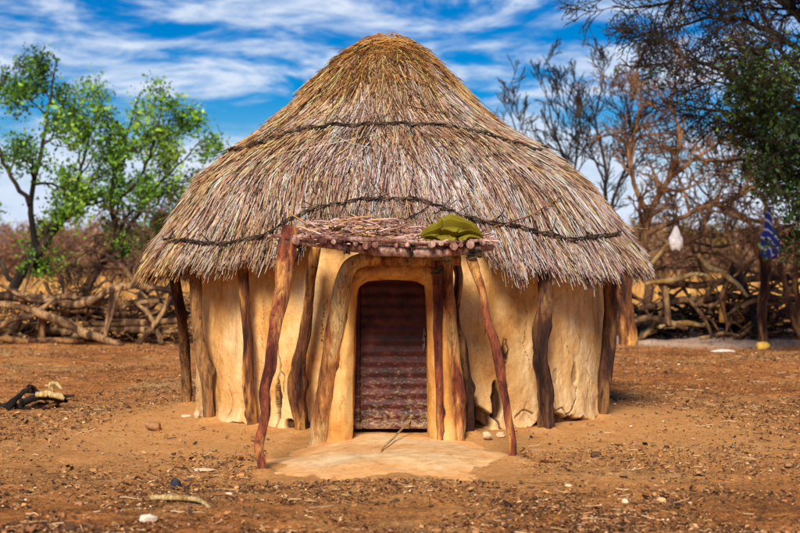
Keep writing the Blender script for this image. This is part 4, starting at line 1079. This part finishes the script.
def hang(cx, pys, ws, d, mat, name, label, cat, seed, fold=.25, depth=.6):
    K = 60; n = 48; ys = np.linspace(pys[0], pys[-1], K); w = np.interp(ys, pys, ws)/F*d/2; xs = np.interp(ys, pys, cx)
    an = np.linspace(0, 2*PI, n, endpoint=False)
    V = []
    for i in range(K):
        c = P(xs[i], ys[i], d); t = i/(K-1)
        r = 1+fold*np.sin(an*5+seed+t*2.5)*t+.18*fbm(np.stack([np.cos(an)*1.5, np.sin(an)*1.5, an*0+t*4], -1), 3, seed)
        V.append(np.stack([c[0]+np.cos(an)*w[i]*r, c[1]+np.sin(an)*w[i]*r*depth, c[2]+.03*np.sin(an*2+seed)*t], -1))
    V = np.array(V); V = np.concatenate([V[:1]*0+P(xs[0], ys[0], d), V, V[-1:]*.05+V[-1:].mean(axis=1, keepdims=True)*.95])
    ii = np.arange(V.shape[0]*n).reshape(-1, n); a = ii[:-1]; b = np.roll(a, -1, 1); c = ii[1:]; e = np.roll(c, -1, 1)
    return tag(obj(name, V.reshape(-1, 3), np.stack([a, c, e, b], -1).reshape(-1, 4), mat, None, origin=P(cx[0], pys[0], d)), label, cat)
hang([769, 768, 768, 770, 771, 770], [209, 216, 228, 236, 248, 257], [3, 7, 8, 16, 19, 12], 25.2, M['bluecloth'], 'hanging_cloth', 'blue cloth with white stripes hanging above the forked post', 'cloth', 3)
bag = hang([676, 676, 676, 676, 676], [226, 231, 238, 244, 249], [2.5, 7, 12.5, 13, 8], 25.8, M['white'], 'hanging_bag', 'white plastic bag hanging from a branch of the right fence', 'bag', 5, .06)
v, q = tubes(np.array([[P(676, 228, 25.8), P(675.5, 222, 25.8), P(676, 214, 25.9), P(675, 206, 26.0)]]), np.full((1, 4), .008), 5); obj('string', v, q, M['wood_grey'], bag)
v, q = tubes(np.array([[P(768, 211, 25.2), P(767, 205, 25.2), P(767.5, 198, 25.0), P(767, 190, 24.8)]]), np.full((1, 4), .008), 5); obj('string', v, q, M['wood_grey'], bpy.data.objects['hanging_cloth'])
# yellow tub lying down
def lathe(c, axis, prof, n=24):
    axis = np.array(axis, float); axis /= np.linalg.norm(axis); A_ = np.cross(axis, [0, 0, 1]); A_ /= np.linalg.norm(A_); B_ = np.cross(axis, A_)
    an = np.arange(n)/n*2*PI
    V = np.array([c+axis*t+r*(np.outer(np.cos(an), A_)+np.outer(np.sin(an), B_)) for t, r in prof])
    ii = np.arange(V.shape[0]*n).reshape(-1, n); a = ii[:-1]; b = np.roll(a, -1, 1); c2 = ii[1:]; e = np.roll(c2, -1, 1)
    return V.reshape(-1, 3), np.stack([a, c2, e, b], -1).reshape(-1, 4)
g0 = G(757, 350); v, q = lathe(g0+[0, 0, .06], (1, .25, .03), [(0, .001), (0, .055), (.02, .07), (.06, .075), (.14, .072), (.19, .06), (.20, .035), (.225, .033), (.225, .001)])
tag(obj('container', v, q, M['yellow'], None, origin=g0), 'small yellow container lying at the foot of the forked post', 'container')

# ---------------------------------------------------------------- bushes behind
def bush(seed, H, W, leafpal=None, bark='bark_brown', dens=26, per=2, size=.05, keep=.5):
    T = Tree()
    for k in range(dens):
        a = rng.uniform(0, 2*PI); e = rng.uniform(.1, 1.1)
        dv = np.array([math.cos(a)*math.sin(e)*W/H*1.2, math.sin(a)*math.sin(e)*W/H*1.2, math.cos(e)+.15])
        T.grow(np.array([rng.normal(0, .15*W), rng.normal(0, .15*W), 0.0]), dv, H*rng.uniform(.6, .95), .022*H/2, 0, 2, (5, 5), .2, .02, K=6, ratio=.5, spread=.7)
    r = bpy.data.objects.new('dry_bush', None); COL.objects.link(r)
    v, q = T.mesh([0, 1, 2], 4); v[:, 2] = np.abs(v[:, 2]); obj('branches', v, q, M[bark], r)
    if leafpal:
        v, q, c = leaves(T.tips, per, size, .10, leafpal, keep=keep); obj('foliage', v, q, M['leaf'], r, c, smooth=False)
    return r
BR = [(.20, .09, .05), (.30, .15, .07), (.36, .21, .12), (.22, .12, .09)]
YG = [(.16, .14, .02), (.28, .22, .03), (.34, .20, .04), (.10, .10, .02)]
protos = [bush(1, 2.4, 1.6, BR, 'bark_orange', 28, 3, .05, .5), bush(2, 2.0, 1.8, None, 'bark_brown', 30), bush(3, 2.6, 1.7, YG, 'bark_brown', 26, 4, .05, .8)]
LBL = {(0, 'l'): 'rusty brown twiggy bush in the thicket behind the left fence', (1, 'l'): 'leafless grey brown bush in the thicket behind the left fence', (2, 'l'): 'yellow green bush in the thicket behind the left fence',
       (0, 'r'): 'rusty brown twiggy bush in the thicket behind the right fence', (1, 'r'): 'leafless grey brown bush in the thicket behind the right fence', (2, 'r'): 'yellow green bush in the thicket behind the right fence'}
spots = []
for (px_, d_, k) in [(-15, 38, 0), (22, 46, 0), (50, 60, 1), (70, 72, 2), (92, 42, 1), (118, 38, 0), (140, 44, 1), (160, 37, 0), (185, 42, 0), (30, 78, 0), (105, 66, 0), (150, 60, 1), (-30, 55, 1), (128, 52, 2)]:
    spots.append((px_, d_, k, 'l'))
for (px_, d_, k) in [(600, 45, 0), (625, 50, 2), (650, 44, 0), (672, 55, 2), (695, 47, 0), (715, 60, 2), (738, 46, 1), (760, 50, 0), (785, 42, 0), (805, 38, 1), (680, 70, 0), (730, 75, 0), (775, 64, 0), (640, 66, 0), (820, 52, 0), (705, 90, 2), (755, 88, 0), (660, 88, 0), (795, 84, 2)]:
    spots.append((px_, d_, k, 'r'))
for (px_, d_, k) in [(240, 55, 0), (300, 50, 1), (360, 58, 0), (430, 52, 2), (500, 50, 0), (555, 56, 1)]:
    spots.append((px_, d_, k, 'r' if px_ > 400 else 'l'))
used = set()
for (px_, d_, k, sd) in spots:
    d_ = 72+(d_-37)*1.15; loc = ((px_-400)/F*d_, d_, -.03); sc = rng.uniform(.85, 1.2)*(1.15+max(0, d_-70)/90)
    if k not in used:
        used.add(k); o = protos[k]; o.location = loc; o.rotation_euler[2] = rng.uniform(0, 6.28); o.scale = (sc, sc, sc)
    else: o = dup(protos[k], loc, rng.uniform(0, 6.28), (sc*1.15, sc*1.15, sc))
    tag(o, LBL[(k, sd)], 'bush', 'dry bushes in the thicket behind the %s fence' % ('left' if sd == 'l' else 'right'))

# dry grass (stuff)
n = 60000
d = 28.6+(150-28.6)*rng.uniform(0, 1, n)**2.0; x = rng.uniform(-.36, .36, n)*d
m_ = rng.uniform(0, 1, n) < np.clip(.55+.8*vnoise(np.stack([x*.5, d*.5, x*0], -1), 95), 0, 1)
m_ &= ~((np.hypot((x-5.4)/2.8, (d-29.5)/2.2) < 1))
x, d = x[m_], d[m_]; n = len(x)
h = rng.uniform(.35, .95, n)*np.clip(.7+.5*vnoise(np.stack([x*.3, d*.3, x*0], -1), 96), .3, 1.2); w = rng.uniform(.006, .016, n)*(d/32)
az = rng.uniform(0, PI, n); ln = rng.normal(0, .25, (n, 2))
b0 = np.stack([x, d, x*0], -1); sd = np.stack([np.cos(az), np.sin(az), az*0], -1)*w[:, None]
md = b0+np.stack([ln[:, 0]*h*.35, ln[:, 1]*h*.35, h*.6], -1); tp = b0+np.stack([ln[:, 0]*h, ln[:, 1]*h, h], -1)
V = np.stack([b0-sd, b0+sd, md+sd*.8, md-sd*.8, tp+sd*.15, tp-sd*.15], 1).reshape(-1, 3)
i0 = np.arange(n)*6; Q = np.concatenate([np.stack([i0, i0+1, i0+2, i0+3], -1), np.stack([i0+3, i0+2, i0+4, i0+5], -1)])
cc = np.array([(.70, .38, .10), (.76, .46, .15), (.58, .28, .07), (.48, .25, .09)])[rng.integers(0, 4, n)]*np.exp(rng.normal(0, .2, (n, 1)))
tag(obj('dry_grass', V, Q, M['grassblade'], None, np.repeat(np.clip(cc, 0, .8), 6, axis=0)), 'tall golden dry grass growing behind both fences', 'grass', kind='stuff')

# ---------------------------------------------------------------- light, sky, camera
EL, AZ = math.radians(34), math.radians(-10)      # sun behind the camera, a little to the right
sun_dir = Vector((math.sin(AZ)*math.cos(EL), -math.cos(AZ)*math.cos(EL), math.sin(EL)))   # towards the sun
sl = bpy.data.lights.new('sun', 'SUN'); sl.energy = 4.6; sl.angle = math.radians(18); sl.color = (1, .90, .76)
so = bpy.data.objects.new('sun', sl); COL.objects.link(so); so.rotation_euler = sun_dir.to_track_quat('Z', 'Y').to_euler(); so.location = (5, -10, 12)
w = bpy.data.worlds.new('World'); scene.world = w; w.use_nodes = True; nt = w.node_tree
bg = nt.nodes['Background']
sky = nt.nodes.new('ShaderNodeTexSky'); sky.sky_type = 'NISHITA'; sky.sun_disc = False
sky.sun_elevation = EL; sky.sun_rotation = math.atan2(sun_dir.x, sun_dir.y); sky.altitude = 1200; sky.dust_density = .3; sky.ozone_density = 3
hs = N(nt, 'ShaderNodeHueSaturation', Saturation=1.9, Value=.62); hs.inputs['Hue'].default_value = .515
nt.links.new(sky.outputs[0], hs.inputs['Color'])
tc = nt.nodes.new('ShaderNodeTexCoord'); 
def wm(scale, loc=(0, 0, 0)):
    mp = nt.nodes.new('ShaderNodeMapping'); mp.inputs['Scale'].default_value = scale; mp.inputs['Location'].default_value = loc
    nt.links.new(tc.outputs['Generated'], mp.inputs['Vector']); return mp.outputs['Vector']
c1 = noise_n(nt, 1.0, 8, .62, wm((7, 7, 32), (1.3, .2, .9)), 1.3); c2 = noise_n(nt, 1.0, 6, .7, wm((16, 16, 70), (3, 1, 2)), .6)
sx = nt.nodes.new('ShaderNodeSeparateXYZ'); nt.links.new(tc.outputs['Generated'], sx.inputs[0])
band = ramp(nt, sx.outputs['Z'], [(0.0, .42), (0.035, .32), (0.07, .20), (0.095, .05), (0.125, .12), (0.145, .02), (0.165, .12), (0.3, .0)])
s1 = N(nt, 'ShaderNodeMath', operation='MULTIPLY_ADD'); s1.inputs[1].default_value = .42; nt.links.new(c2, s1.inputs[0]); nt.links.new(c1, s1.inputs[2])
s2 = N(nt, 'ShaderNodeMath', operation='ADD'); nt.links.new(s1.outputs[0], s2.inputs[0]); nt.links.new(band, s2.inputs[1])
mr = N(nt, 'ShaderNodeMapRange'); mr.inputs['From Min'].default_value = .68; mr.inputs['From Max'].default_value = 1.0; mr.interpolation_type = 'SMOOTHSTEP'
nt.links.new(s2.outputs[0], mr.inputs['Value'])
cl = mix(nt, c2, (3.2, 4.4, 6.4), (7.6, 8.0, 8.6))
mx = mix(nt, mr.outputs['Result'], hs.outputs['Color'], cl)
nt.links.new(mx, bg.inputs['Color']); bg.inputs['Strength'].default_value = .09

cd = bpy.data.cameras.new('camera'); co = bpy.data.objects.new('camera', cd); COL.objects.link(co); scene.camera = co
co.location = (0, 0, CH); co.rotation_euler = (math.radians(90), 0, 0)
cd.sensor_width = 36; cd.lens = F/800*36; cd.shift_y = -(266.5-HZ)/800; cd.clip_end = 6000
cd.dof.use_dof = True; cd.dof.focus_distance = 12.2; cd.dof.aperture_fstop = 2.3
scene.view_settings.view_transform = 'Standard'; scene.view_settings.look = 'None'; scene.view_settings.gamma = 1; scene.view_settings.exposure = .5
scene.view_settings.use_curve_mapping = False
